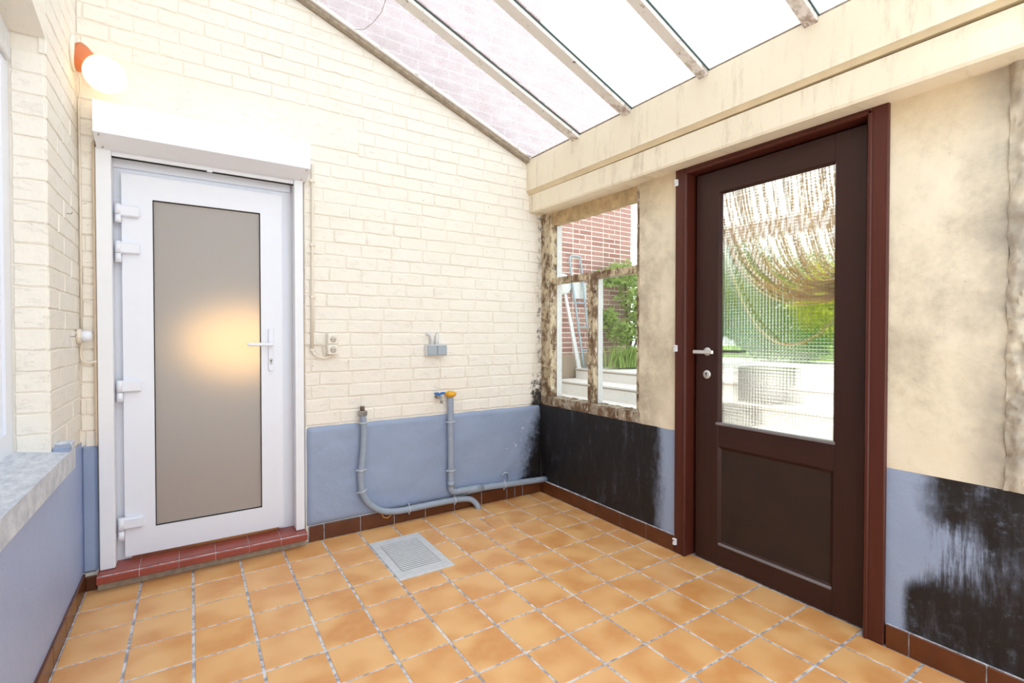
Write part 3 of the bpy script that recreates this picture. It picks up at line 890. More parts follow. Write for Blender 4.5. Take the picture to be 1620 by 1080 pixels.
# red tiled step under the white door
st = empty('door_step', (.5, 0, 0), label='red glazed tile step under the white door', cat='step')
n = 6; a0, a1 = .046, .962
cuts = [.046, .205, .362, .518, .672, .826, .962]
for i in range(6):
    x0, x1 = cuts[i] + .0015, cuts[i + 1] - .0015
    prof = [(.13, .086), (-.060, .086), (-.070, .083), (-.0755, .075), (-.0755, .050), (-.071, .045), (.13, .045)]
    MB().prism(prof, lambda u, v, d: (d, u, v), x0, x1).build('tile', STEPT, st)
box('mortar_joint', (.05, -.072, .047), (.958, .12, .083), GROUT, st, 0)
box('riser', (.046, -.030, 0.0), (.962, .12, .046), SBAR, st, .003, label='dark recessed base of the step')

# ================================================================ brown door (door_2)
d2 = empty('door_2', (2.70, -1.73, 0), kind='structure', label='dark brown wooden door with a patterned glass pane')
jl, jr, jt = (-1.312, -1.238), (-2.217, -2.149), (2.062, 2.104)
def jamb(y0, y1, z0, z1, hor=False):
    return MB().box((2.645, y0, z0), (2.775, y1, z1), .004)
jamb(*jl, 0, jt[1]).build('jamb', FRAMEW, d2, fix=False)
jamb(*jr, 0, jt[1]).build('jamb', FRAMEW, d2, fix=False)
jamb(jr[1] - .001, jl[0] + .001, jt[0], jt[1]).build('head', mk_wood('reddish_brown_wood_crosswise', (0.044, 0.010, 0.007), (0.110, 0.026, 0.015), 0.35, 'y'), d2, fix=False)
# raised bead round the inner edge of the frame
bd = MB()
bd.box((2.638, -1.312, 0), (2.650, -1.296, jt[1] - .02), .004); bd.box((2.638, -2.165, 0), (2.650, -2.149, jt[1] - .02), .004); bd.box((2.638, -2.165, 2.062), (2.650, -1.296, 2.078), .004)
bd.build('frame_bead', FRAMEW, d2, fix=False)
sp = MB()
sp.box((2.748, -1.36, 0.006), (2.78, -1.30, 2.08), 0); sp.box((2.748, -2.16, 0.006), (2.78, -2.10, 2.08), 0); sp.box((2.748, -2.16, 2.03), (2.78, -1.30, 2.08), 0)
sp.build('door_stop', DARK, d2, fix=False)
LX0, LX1 = 2.704, 2.744
Y0, Y1, YG0, YG1 = -1.332, -2.126, -1.466, -2.010
leaf2 = empty('leaf', (2.72, -1.73, .004), parent=d2)
box('stile', (LX0, YG0, .004), (LX1, Y0, 2.052), LEAFW, leaf2, .002)
box('stile', (LX0, Y1, .004), (LX1, YG1, 2.052), LEAFW, leaf2, .002)
box('rail', (LX0, YG1, 1.936), (LX1, YG0, 2.052), LEAFH, leaf2, .002)
box('rail', (LX0, YG1, .622), (LX1, YG0, .738), LEAFH, leaf2, .002)
box('rail', (LX0, YG1, .004), (LX1, YG0, .116), LEAFH, leaf2, .002)
box('panel', (LX0 + .014, YG1 - .004, .110), (LX1 - .006, YG0 + .004, .628), PANEL, leaf2, .002, label='worn dark lower panel')
def bevel_frame(z0, z1, mats, nm, w=.014, dep=.013):
    m = MB()
    a, b = YG0, YG1
    o = [(a, z0), (b, z0), (b, z1), (a, z1)]; i = [(a - w, z0 + w), (b + w, z0 + w), (b + w, z1 - w), (a - w, z1 - w)]
    vs = [(LX0 + .001, y, z) for y, z in o] + [(LX0 + dep, y, z) for y, z in i]
    m.add(vs, [(k, (k + 1) % 4, 4 + (k + 1) % 4, 4 + k) for k in range(4)])
    return m.build(nm, mats, leaf2)
bevel_frame(.116, .622, LEAFW, 'moulding')
bevel_frame(.738, 1.936, LEAFW, 'moulding', .009, .018)
GLEDGE = plain('grey_worn_ledge', (0.20, 0.18, 0.19), 0.3, var=0.1)
box('ledge', (LX0 - .006, YG1 - .008, .733), (LX0 + .016, YG0 + .012, .747), GLEDGE, leaf2, .003, label='grey worn ledge under the glass')
box('ledge', (LX0 - .004, YG1 + .002, .108), (LX0 + .012, YG0 - .004, .121), GLEDGE, leaf2, .003, label='grey worn ledge under the lower panel')
box('glass_pane', (LX0 + .018, YG1 + .002, .742), (LX0 + .023, YG0 - .002, 1.932), DGLASS, leaf2, 0, label='small square patterned glass')
hd = MB()
hd.lathe([(0, .022), (.004, .022), (.006, .018), (.006, .0)], (LX0, -1.402, 1.113), (-1, 0, 0), 20)
hd.tube([(LX0, -1.402, 1.112), (LX0 - .045, -1.402, 1.112)], .009, 12)
hd.box((LX0 - .058, -1.468, 1.102), (LX0 - .044, -1.352, 1.121), .003)
hd.build('door_handle', CHROME, leaf2, fix=False, label='short nickel lever with a round rose')
ho = MB()
ho.tube([(LX1, -1.402, 1.112), (LX1 + .045, -1.402, 1.112)], .009, 12)
ho.box((LX1 + .040, -1.545, 1.105), (LX1 + .052, -1.390, 1.119), .003)
ho.build('door_handle', plain('dark_outer_lever', (.16, .16, .17), .5), leaf2, fix=False, label='dark outer lever seen through the glass')
lk = MB().lathe([(0, .023), (.004, .023), (.007, .019), (.007, 0)], (LX0, -1.400, .992), (-1, 0, 0), 22)
lk.build('lock_rosette', CHROME, leaf2, label='round nickel lock rosette')
kc = MB().tube([(LX0 - .006, -1.400, .998), (LX0 - .0085, -1.400, .998)], .0075, 12); kc.box((LX0 - .0085, -1.404, .978), (LX0 - .006, -1.396, .998), 0)
kc.build('keyhole', STEEL, leaf2, fix=False)
for zz in (2.03, 1.127, .062):
    m = MB(); yy = -1.2445
    m.box((2.632, yy - .012, zz - .018), (2.646, yy + .008, zz - .009), .003); m.box((2.632, yy - .012, zz + .009), (2.646, yy + .008, zz + .018), .003); m.box((2.640, yy - .014, zz - .017), (2.646, yy + .0, zz + .017), .001)
    m.tube([(2.640, yy - .003, zz), (2.630, yy - .003, zz)], .0055, 8)
    m.build('catch', WHITE2, d2, fix=False, label='small white catch on the door frame')

# ================================================================ old window (window_2)
w2 = empty('window_2', (2.72, -.5, .70), kind='structure', label='rotten old three pane window beside the brown door')
wx0, wx1 = 2.682, 2.722
def rough(lo, hi, mat, nm, amp=.004, n=26, **kw):
    """a bar with gnawed, uneven faces"""
    m = MB().box(lo, hi, .003)
    L = [hi[a] - lo[a] for a in range(3)]; ax = L.index(max(L)); u, w = [a for a in range(3) if a != ax]
    vs, fs = [], []
    ring = [(0, 0), (.5, 0), (1, 0), (1, .5), (1, 1), (.5, 1), (0, 1), (0, .5)]
    for k in range(n + 1):
        for a, b in ring:
            p = [0, 0, 0]; p[ax] = lo[ax] + L[ax] * k / n; p[u] = lo[u] + L[u] * a; p[w] = lo[w] + L[w] * b
            q = Vector(p) * 31
            p[u] += amp * mn.noise(q) * (1 if 0 < k < n else 0); p[w] += amp * mn.noise(q + Vector((9, 4, 2))) * (1 if 0 < k < n else 0)
            vs.append(p)
    R = len(ring)
    for k in range(n):
        for i in range(R):
            j = (i + 1) % R; fs.append((k * R + i, k * R + j, (k + 1) * R + j, (k + 1) * R + i))
    fs += [tuple(range(R)), tuple(n * R + i for i in range(R))]
    return MB().add(vs, fs).build(nm, mat, w2, **kw)
WL, WR, WB, WT = -.100, -.944, .737, 2.018
rough((2.664, WL, .672), (2.74, YB + .012, 2.115), DECAY, 'stile', .006, 60)
rough((2.668, -.976, .680), (wx1, WR, 2.115), DECAY, 'stile', .002, 50)
rough((wx0, WR, WT), (wx1 + .02, WL, 2.115), OCHRE, 'head_rail', .003, 30)
rough((wx0 - .002, WR, 1.577), (wx1, WL + .01, 1.622), DECAY, 'transom', .004, 34)
rough((wx0, -.546, WB - .01), (wx1, -.494, 1.585), DECAY, 'mullion', .005, 40)
rough((2.655, -.976, .672), (2.76, WL + .09, WB), DECAYW, 'ledge', .006, 44)
of = MB()
of.box((2.724, WL - .006, .70), (2.770, WL + .02, 2.06), 0); of.box((2.7245, -.551, .732), (2.766, -.505, 1.582), 0)
of.box((2.724, WR - .02, .70), (2.765, WR - .002, 2.06), 0); of.box((2.724, WR, 2.03), (2.765, WL - .006, 2.06), 0); of.box((2.724, WR, 1.582), (2.765, WL - .006, 1.618), 0); of.box((2.724, WR, .70), (2.765, WL - .006, .732), 0)
of.build('outer_frame', WORNW, w2, fix=False, label='white painted outer side of the window frame')
for y0, y1, z0, z1 in ((WR, WL, 1.60, 2.04), (WR, -.52, .715, 1.60), (-.52, WL, .715, 1.60)):
    box('glass_pane', (2.728, y0, z0), (2.731, y1, z1), WGLASS, w2, 0)

# ================================================================ left window (window_1)
w1 = empty('window_1', (-.15, -1.5, .77), kind='structure', label='white framed window at the left edge over the stone sill')
def rect_frame(m, x0, x1, y0, y1, z0, z1, wy, wz):
    m.box((x0, y0, z0), (x1, y0 + wy, z1)); m.box((x0, y1 - wy, z0), (x1, y1, z1))
    m.box((x0, y0 + wy, z0), (x1, y1 - wy, z0 + wz)); m.box((x0, y0 + wy, z1 - wz), (x1, y1 - wy, z1))
fm = MB(); rect_frame(fm, -.20, -.112, WY1, WY0, .775, 2.42, .075, .085)
fm.build('frame', WHITE, w1, fix=False)
sf = MB(); rect_frame(sf, -.19, -.120, WY1 + .075, WY0 - .075, .86, 2.335, .085, .085)
sf.build('sash', WHITE, w1, fix=False)
box('glass_pane', (-.16, WY1 + .16, .945), (-.155, WY0 - .16, 2.13), WGLASS, w1, 0)
box('blind', (-.27, WY1 + .02, .80), (-.255, WY0 - .02, 2.35), WORNW, w1, 0)
box('head_board', (-.115, WY1, 2.16), (-.100, WY0 - .02, 2.262), WORNW, w1, .004, label='white board under the arched head')
sl = empty('trim_2', (-.04, -1.5, .68), kind='structure', label='pale bluestone window sill with a raised end block')
m = MB().add([(.038, -.452, .684), (.038, -2.57, .684), (.038, -2.57, .762), (.038, -.506, .762), (-.115, -.452, .684), (-.115, -2.57, .684), (-.115, -2.57, .785), (-.115, -.506, .785), (.038, -.452, .762), (-.115, -.452, .785)],
             [(0, 1, 2, 3, 8), (4, 9, 7, 6, 5), (0, 4, 5, 1), (1, 5, 6, 2), (2, 6, 7, 3), (3, 7, 9, 8), (0, 8, 9, 4)])
m.build('slab', SILL, sl)
MB().box((-.020, -.508, .755), (.0375, -.453, .792), .004).build('end_block', SILL, sl, fix=False)
MB().box((-.011, -.560, .755), (.0365, -.508, .784), .004).build('end_block', DADO_C, sl, fix=False, label='blue painted top of the end block')

# ================================================================ things on the back wall
# wall lamp
lp = empty('wall_lamp', (XL, -.09, 2.45), label='lit white globe lamp on an orange ceramic holder in the corner', cat='lamp')
ax = Vector((1, -.18, -.62)).normalized(); o = Vector((XL, -.085, 2.455))
MB().lathe([(0, .075), (.010, .075), (.018, .066), (.018, 0)], o, (1, 0, 0), 28).build('base', SOCKW, lp, label='white mounting base')
MB().lathe([(.014, .064), (.03, .062), (.075, .046), (.085, .040), (.085, 0)], o, ax, 28).build('holder', TERRA, lp, label='orange ceramic holder')
gp = []
R = .080
for k in range(17):
    t = PI * k / 16; gp.append((-R * math.cos(t), R * math.sin(t)))
MB().lathe(gp, o + ax * .136, ax, 32).build('globe', GLOBE, lp, label='glowing white globe')
cb = MB().tube([(.004, -.075, 2.385), (.010, -.05, 2.36), (.003, -.012, 2.32), (-.004, -.002, 2.27), (-.004, .004, 2.10), (-.003, .004, 1.7), (-.004, .004, 1.215)], .0042, 8)
cb.build('lamp_cable', IVORY, None, label='cream painted cable running down the corner from the lamp', cat='cable')
# round junction / push knob
kn = empty('junction_knob', (.0, -.06, 1.19), label='white round push switch in the left corner', cat='switch')
MB().lathe([(0, .034), (.012, .034), (.016, .030), (.016, 0)], (XL, -.052, 1.195), (1, 0, 0), 24).build('base', IVORY, kn)
MB().lathe([(.012, .026), (.040, .025), (.050, .020), (.052, 0)], (XL, -.052, 1.195), (1, 0, 0), 24).build('button', WHITE, kn, label='white button')
MB().tube([(.004, -.04, 1.168), (-.002, -.022, 1.150), (-.006, -.012, 1.12), (-.004, -.010, 1.09), (.006, -.010, 1.074), (.026, -.010, 1.070), (.050, -.008, 1.078)], .0058, 8).build('cable_loop', IVORY, None, label='cream cable looping from the push switch to the door frame', cat='cable')

# sockets
sk = empty('double_socket', (1.11, YB, 1.08), label='white double wall socket right of the white door', cat='socket')
box('back_box', (1.083, -.020, 1.086), (1.146, YB + .004, 1.212), SOCKW, sk, .003)
for zc in (1.176, 1.115):
    f = MB(); f.box((1.0845, -.034, zc - .029), (1.1445, -.018, zc + .029), .004); fo = f.build('face_plate', SOCKW, sk, fix=False)
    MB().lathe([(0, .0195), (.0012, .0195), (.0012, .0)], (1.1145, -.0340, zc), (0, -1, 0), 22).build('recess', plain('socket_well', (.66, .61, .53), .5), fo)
    for dx in (-.008, .008): MB().tube([(1.1145 + dx, -.0345, zc), (1.1145 + dx, -.0362, zc)], .003, 8).build('hole', DARK, fo)
    MB().tube([(1.1145, -.034, zc + .009), (1.1145, -.040, zc + .009)], .0025, 8).build('earth_pin', STEEL, fo)
cd = empty('cable_conduit', (1.01, 0, 1.1), label='cream conduit down the wall beside the white door', cat='conduit')
MB().tube([(1.012, .001, 2.18), (1.011, .001, 1.9), (1.0085, .001, 1.5), (1.005, .001, 1.112)], .0085, 10).build('conduit', IVORY, cd)
for zz in (2.085, 1.72, 1.42, 1.113):
    MB().box((.995, -.010, zz - .008), (1.026, YB, zz + .008), .003).build('clip', IVORY, cd, fix=False)
MB().tube([(1.005, -.001, 1.115), (1.012, -.006, 1.092), (1.034, -.010, 1.073), (1.066, -.012, 1.064), (1.094, -.013, 1.070), (1.110, -.012, 1.090)], .0075, 10).build('socket_cable', IVORY, None, label='thick cream cable curving under the double socket', cat='cable')
MB().tube([(.960, .004, 1.146), (1.0, .003, 1.146), (1.036, .002, 1.148), (1.052, .001, 1.150), (1.064, .001, 1.142), (1.067, .001, 1.10), (1.074, .0, 1.080), (1.088, -.004, 1.086)], .0032, 8).build('bell_wire', IVORY, None, label='thin cream wire from the door frame to the socket', cat='wire')

# grey double switch
sw = empty('double_switch', (1.77, YB, 1.063), label='grey double rocker switch on the brick wall above the tap', cat='switch')
box('back_box', (1.703, -.030, 1.064), (1.846, YB + .004, 1.136), WORNW, sw, .004)
for a, b in ((1.706, 1.773), (1.775, 1.843)):
    box('rocker', (a, -.044, 1.067), (b, -.028, 1.133), SWG, sw, .004)
for pts in ([(1.748, -.012, 1.13), (1.748, -.012, 1.175), (1.744, -.009, 1.192), (1.733, -.004, 1.203), (1.716, .008, 1.207)], [(1.782, -.012, 1.13), (1.782, -.012, 1.172), (1.785, -.008, 1.19), (1.797, .008, 1.210)]):
    MB().tube(pts, [.0125, .0125, .0105, .0095, .009], 10).build('cable_gland', WORNW, sw) if len(pts) == 5 else MB().tube(pts, [.0125, .0125, .010, .009], 10).build('cable_gland', WORNW, sw)

# tap
tp = empty('tap', (1.78, 0, .77), label='small wall tap with a blue lever by the yellow capped pipe', cat='tap')
m = MB().tube([(1.792, YB + .004, .790), (1.790, -.055, .788)], .011, 12); m.tube([(1.790, -.050, .788), (1.790, -.066, .776), (1.790, -.070, .752)], [.010, .010, .009], 12); m.lathe([(0, .017), (.006, .017), (.006, 0)], (1.792, YB, .790), (0, -1, 0), 16)
m.build('body', STEEL, tp)
m = MB().tube([(1.790, -.040, .79), (1.790, -.040, .812)], .006, 8); m.box((1.752, -.046, .808), (1.784, -.034, .822), .003); m.box((1.796, -.046, .808), (1.828, -.034, .822), .003); m.box((1.770, -.047, .804), (1.810, -.033, .815), .003)
m.build('lever', TAPB, tp, fix=False, label='blue lever handle')

# pipes
def smooth(pts, k=4):
    P = [Vector(p) for p in pts]; out = []
    for i in range(len(P) - 1):
        p0, p1, p2, p3 = P[max(i - 1, 0)], P[i], P[i + 1], P[min(i + 2, len(P) - 1)]
        for j in range(k):
            t = j / k
            out.append(.5 * ((2 * p1) + (p2 - p0) * t + (2 * p0 - 5 * p1 + 4 * p2 - p3) * t * t + (3 * p1 - p0 - 3 * p2 + p3) * t ** 3))
    return out + [P[-1]]
pa = empty('bent_pipe', (1.5, -.03, 0), label='blue grey bent pipe with a rusty nut, running from wall into floor', cat='pipe')
A = [(1.285, 0.715), (1.289, .68), (1.293, .62), (1.289, .512), (1.281, .429), (1.273, .357), (1.278, .265), (1.296, .212), (1.338, .154), (1.412, .106), (1.503, .088), (1.595, .086), (1.725, .086), (1.859, .085), (1.96, .080)]
pts = [(x, -.030, z) for x, z in A] + [(2.02, -.034, .068), (2.055, -.044, .040), (2.070, -.054, .010), (2.073, -.057, -.01)]
MB().tube(smooth(pts), .0195, 16).build('tube', PIPE, pa)
def clip_at(p, d, parent, r=.0195):
    d = Vector(d).normalized(); p = Vector(p)
    side = d.cross(Vector((0, 1, 0)))
    m = MB().lathe([(-.005, r + .001), (-.005, r + .0045), (.005, r + .0045), (.005, r + .001)], p, d, 18)
    m.tube([p + side * (r + .002), p + side * (r + .014)], .0045, 8); m.tube([p - side * (r + .002), p - side * (r + .014)], .0045, 8)
    m.tube([p + Vector((0, r, 0)), p + Vector((0, YB - p.y + .004, 0))], .005, 8)
    return m.build('pipe_clip', PIPEC, parent)
for p, d in (((1.286, -.03, .668), (0, 0, 1)), ((1.275, -.03, .382), (0, 0, 1)), ((1.280, -.03, .254), (.25, 0, -1)), ((1.578, -.03, .086), (1, 0, 0)), ((1.902, -.03, .083), (1, 0, 0))): clip_at(p, d, pa)
m = MB().lathe([(0, .026), (.003, .029), (.027, .029), (.030, .026), (.030, 0)], (1.284, -.03, .712), (0, 0, 1), 6); m.s = [False] * len(m.s)
m.build('hex_nut', STEEL, pa, label='dull hexagonal steel nut')
MB().tube([(1.283, -.03, .740), (1.283, -.03, .768)], .014, 12).build('threaded_end', RUST, pa, label='rusty pipe end')
MB().tube([(1.40, -.036, .092), (1.405, -.05, .074), (1.43, -.052, .066), (1.455, -.045, .078)], .002, 6).build('string_end', FOAM, pa, label='yellow string round the pipe')
pb = empty('drain_pipe', (2.2, -.03, .1), label='straight blue grey pipe with yellow foam top turning along the wall', cat='pipe')
MB().tube(smooth([(1.872, -.03, .79), (1.874, -.03, .6), (1.876, -.03, .30), (1.876, -.03, .185), (1.880, -.03, .156), (1.906, -.03, .141), (1.96, -.03, .138), (2.3, -.03, .120), (2.676, -.03, .101)]), .0215, 16).build('tube', PIPE, pb)
m = MB().lathe([(-.03, .0225), (-.03, .026), (.0, .026), (.0, .0225)], (1.876, -.03, .215), (0, 0, 1), 18)
m.build('collar', PIPE, pb)
m = MB().lathe([(-.02, .0225), (-.02, .0255), (.10, .0255), (.10, .0225)], (2.02, -.03, .1345), (1, 0, -.048), 18); m.build('collar', PIPE, pb)
for p, d in (((1.874, -.03, .616), (0, 0, 1)), ((1.8755, -.03, .289), (0, 0, 1)), ((2.30, -.03, .120), (1, 0, -.05))): clip_at(p, d, pb, .0215)
fo = []
for k in range(9):
    t = PI * k / 8; fo.append((-.018 * math.cos(t), .041 * math.sin(t) ** .8 if 0 < k < 8 else 0))
m = MB().lathe(fo, (1.872, -.03, .803), (0, 0, 1), 18)
m.v = [tuple(Vector(p) + Vector((1, 1, 1)) * .006 * mn.noise(Vector(p) * 45)) for p in m.v]
m.build('foam_cap', FOAM, pb, label='yellow foam plug on the pipe top')
MB().tube([(1.98, -.001, .109), (2.2, -.001, .101), (2.42, .0, .093)], .006, 10).build('thin_pipe', PIPE, None, label='thin grey pipe running low along the wall under the drain pipe', cat='pipe')
MB().tube(smooth([(2.29, -.004, .18), (2.32, -.012, .20), (2.345, -.014, .185), (2.350, -.014, .15), (2.35, -.018, .146)]), .007, 8).build('hose_stub', PIPE, None, label='short bent grey hose end above the drain pipe', cat='hose')

# drain cover
dc = empty('drain_cover', (1.41, -.46, 0), label='square galvanised drain cover set in the orange tiles', cat='drain cover')
box('plate', (DR[0], DR[2], -.008), (DR[1], DR[3], .0035), PLATE, dc, .0015)
cx, cyd = (DR[0] + DR[1]) / 2, (DR[2] + DR[3]) / 2
box('tread', (cx - .108, cyd - .172, .001), (cx + .108, cyd + .172, .0042), plain('dark_worn_tread', (.34, .34, .35), .6, .2, var=.2), dc, .0)
for i in range(17):
    y = cyd - .16 + i * .020
    box('rib', (cx - .105, y - .005, .002), (cx + .105, y + .005, .0055), PLATE, dc, .001)
box('frame', (DR[0] - .004, DR[2] - .004, -.009), (DR[1] + .004, DR[3] + .004, -.003), DARK, dc, 0)

# ================================================================ hall behind the frosted door
h = MB()
h.box((-.9, 2.6, -.1), (2.4, 2.7, 2.7)); h.box((-1.0, .27, -.1), (-.9, 2.7, 2.7)); h.box((2.4, .27, -.1), (2.5, 2.7, 2.7)); h.box((-1, .27, 2.6), (2.5, 2.7, 2.7))
h.build('wall_hall', HALL, None, fix=False, kind='structure', label='dim hall walls behind the frosted pane')
box('floor_hall', (-1, .262, -.02), (2.5, 2.7, .07), HALLF, None, 0, kind='structure', label='brown hall floor behind the frosted pane')
hl = empty('hall_lamp', (.85, 1.6, .07), label='warm glowing lamp blurred behind the frosted door pane', cat='lamp')
gp = [(-.27 * math.cos(PI * k / 12), .40 * math.sin(PI * k / 12)) for k in range(13)]
MB().lathe(gp, (.76, 1.5, 1.14), (0, 0, 1), 24).build('shade', HLAMP, hl, label='glowing orange shade')
m = MB().tube([(.76, 1.5, .09), (.76, 1.5, .92)], .012, 10); m.lathe([(0, .13), (.02, .13), (.03, .03), (.03, 0)], (.76, 1.5, .07), (0, 0, 1), 20)
m.build('stand', STEEL, hl)

# ================================================================ outside
box('ground', (2.83, -14, -.12), (40, 14, -.02), PAVE, None, 0, kind='structure', label='pale ground outside the right wall')
sp_ = empty('garden_steps', (4, -1.5, 0), label='pale concrete steps rising to the garden behind the brown door', cat='steps')
lev = [(3.45, .15), (3.75, .31), (4.03, .47), (4.30, .63), (4.66, .765)]
for i, (x, z) in enumerate(lev):
    box('step', (x, -9.0, -.02), (lev[i + 1][0] + .02 if i < 4 else 5.3, 1.93, z), PAVE, sp_, .006)
    box('riser_band', (x - .004, -9.0, z - .036), (x, 1.93, z - .020), plain('joint_shadow_line', (.42, .36, .30), .9) if i == 0 else bpy.data.materials['joint_shadow_line'], sp_, 0)
box('terrace', (5.3, -14, -.02), (40, 8, .81), PAVE, None, 0, kind='structure', label='raised pale terrace at the top of the steps')
LAWN = mk_leaf('lawn_green', (0.24, 0.42, 0.05), (0.42, 0.60, 0.12))
box('lawn', (8.2, -9, .80), (22, 7, .825), LAWN, None, 0, kind='structure', label='bright green lawn beyond the terrace')
ck = MB()
ck.box((3.95, -.80, -.02), (4.35, -.52, .62), .01); ck.box((4.35, -.86, -.02), (4.8, -.55, .93), .01)
ck.build('side_wall', plain('grey_rough_wall', (.13, .115, .10), .9, var=.25, scale=12), sp_, fix=False, label='low dark grey stepped side wall')

# brick garden wall, brick by brick
gw = empty('garden_wall', (5, 2, .8), label='red brick house wall seen through the old window', cat='wall')
box('mortar', (3.0, 2.000, -.02), (5.765, 2.25, 3.6), MORTAR, gw, 0)
bv = []
for L in (.205, .10):
    m = MB().box((0, 0, 0), (L, .03, .052), .003); me, o = m.mesh('brick', RBRICK); bv.append((me, L))
rest = MB(); cnt = 0
z = .84; row = 0
while z < 3.55:
    x = 5.765 - (0 if row % 2 else .0); k = row % 2
    while x > 4.0:
        L = bv[1][1] if (k % 3 == 2) else bv[0][1]
        x0 = x - L
        if z < 2.62 and x > 4.25:
            place('brick', bv[1 if k % 3 == 2 else 0][0], ((x0 + x) / 2, 2.011 + rnd.uniform(-.002, .002), z), gw); cnt += 1
        else:
            rest.box((x0, 1.996, z), (x, 2.03, z + .052), 0)
        x = x0 - .013; k += 1
    z += .066; row += 1
rest.build('more_bricks', RBRICK, gw, fix=False, kind='stuff')
MB().prism([(1.0, 3.56), (5.765, 3.56), (5.765, 4.45), (3.78, 5.29), (1.0, 6.46)], lambda u, v, d: (u, 1.997 + d, v), 0, .25).build('upper_brickwork', FBRICK, gw)
box('rendered_base', (3.0, 1.985, -.02), (5.765, 2.02, .935), plain('beige_rendered_base', (.45, .36, .27), .9), gw, .004, label='beige rendered foot of the wall')

# things leaning on the brick wall
hk = empty('hand_truck', (4.66, 1.85, .765), label='light blue tubular hand truck leaning on the brick wall', cat='hand truck')
BT = plain('light_blue_tube', (.36, .48, .55), .4, var=.05)
yb_ = 1.955
MB().tube(smooth([(4.690, 1.80, .78), (4.64, 1.87, 1.40), (4.585, 1.94, 2.05), (4.578, yb_, 2.19), (4.60, yb_, 2.235), (4.67, yb_, 2.245), (4.745, yb_, 2.235), (4.765, yb_, 2.19), (4.775, 1.94, 2.05), (4.80, 1.87, 1.40), (4.85, 1.80, .78)], 3), .013, 10).build('frame', BT, hk)
for zz, f in ((1.0, .83), (1.3, .86), (1.62, .895)):
    MB().tube([(4.675 - (zz - .9) * .08, f + .99, zz), (4.838 - (zz - .9) * .05, f + .99, zz)], .010, 8).build('crossbar', BT, hk)
box('toe_plate', (4.68, 1.62, .768), (4.86, 1.82, .778), BT, hk, .002)
MB().add([(4.472, 1.93, 1.725), (4.510, 1.93, 1.725), (4.632, 1.78, .766), (4.570, 1.78, .766), (4.472, 1.95, 1.725), (4.510, 1.95, 1.725), (4.632, 1.80, .766), (4.570, 1.80, .766)], [(0, 1, 2, 3), (7, 6, 5, 4), (0, 4, 5, 1), (1, 5, 6, 2), (2, 6, 7, 3), (3, 7, 4, 0)]).build('white_plank', WORNW, None, label='long white plank leaning on the brick wall', cat='plank')
bn = MB().lathe([(0, .14), (.03, .14), (.045, .12), (.05, 0)], (4.47, 1.985, 1.83), (0, -1, .1), 24)
bn.v = [(a, b - .0, c + .03) for a, b, c in bn.v]
bn.build('round_disc', WORNW, None, label='white round disc hung on the brick wall', cat='disc')
MB().box((4.632, 1.955, 1.68), (4.875, 1.992, 1.90), .004).build('white_board', WORNW, None, fix=False, label='blank white board on the brick wall behind the blue tube', cat='board')

# plants
def foliage(name, label, cat, blobs, n, size, mat, stem=None, group=None, base=None, seed=1):
    r = random.Random(seed)
    e = empty(name, base, label=label, cat=cat, group=group)
    m = MB()
    for _ in range(n):
        c, R = blobs[r.randrange(len(blobs))]
        d = Vector((r.gauss(0, 1), r.gauss(0, 1), r.gauss(0, 1))).normalized() * (r.random() ** .4)
        p = Vector(c) + Vector((d.x * R[0], d.y * R[1], d.z * R[2]))
        a = Vector((r.gauss(0, 1), r.gauss(0, 1), r.gauss(0, .6))).normalized(); b = a.cross(Vector((r.gauss(0, 1), r.gauss(0, 1), r.gauss(0, 1)))).normalized()
        s = size * r.uniform(.6, 1.3); nn = a.cross(b) * s * .18
        m.add([p, p + a * s * .5 + b * s * .28 + nn, p + a * s, p + a * s * .5 - b * s * .28 + nn], [(0, 1, 2), (0, 2, 3)])
    m.build('leaves', mat, e, fix=False, kind='stuff')
    s = MB()
    for c, R in blobs[:5]:
        s.tube([Vector(base), (Vector(base) + Vector(c)) / 2 + Vector((.03, .02, 0)), Vector(c)], [.02, .015, .008], 6)
    s.build('stem', plain(name + '_bark', (.12, .08, .05), .9), e)
    return e
G1 = mk_leaf('fresh_green_leaf', (0.20, 0.36, 0.06), (0.56, 0.66, 0.24))
G2 = mk_leaf('dark_green_leaf', (0.02, 0.11, 0.03), (0.09, 0.26, 0.06))
G3 = mk_leaf('yellow_green_leaf', (0.50, 0.56, 0.02), (0.74, 0.74, 0.06))
G4 = mk_leaf('mid_green_leaf', (0.10, 0.27, 0.04), (0.26, 0.48, 0.09))
foliage('climbing_shrub', 'leafy green shrub against the red brick wall', 'shrub',
        [((5.35, 1.72, 2.02), (.32, .2, .18)), ((5.52, 1.65, 1.75), (.3, .25, .25)), ((5.60, 1.6, 1.40), (.26, .25, .3)), ((5.35, 1.7, 1.25), (.3, .2, .18)), ((5.75, 1.62, 1.30), (.2, .22, .2)), ((5.08, 1.8, 1.95), (.18, .12, .1)), ((5.1, 1.78, 1.42), (.10, .1, .12)), ((5.85, 1.5, 1.9), (.2, .2, .3))], 2600, .085, G1, base=(5.45, 1.75, .8), seed=3)
gr = empty('ornamental_grass', (5.2, 1.6, .79), label='tuft of long arching grass at the foot of the brick wall', cat='grass')
m = MB(); r = random.Random(11)
for _ in range(520):
    bx, by = 5.18 + r.gauss(0, .17), 1.45 + r.gauss(0, .07); a = r.uniform(0, 2 * PI); H = r.uniform(.15, .38); o = r.uniform(.05, .26)
    d = Vector((math.cos(a), math.sin(a), 0)); s = Vector((-d.y, d.x, 0)) * .006
    P = [Vector((bx, by, .785)) + d * o * t * t + Vector((0, 0, H * (1.5 * t - .7 * t * t))) for t in (0, .35, .7, 1)]
    vs = []
    for p, w in zip(P, (1, .9, .6, .1)): vs += [p - s * w, p + s * w]
    m.add(vs, [(0, 1, 3, 2), (2, 3, 5, 4), (4, 5, 7, 6)])
m.build('blades', G1, gr, fix=False, kind='stuff')
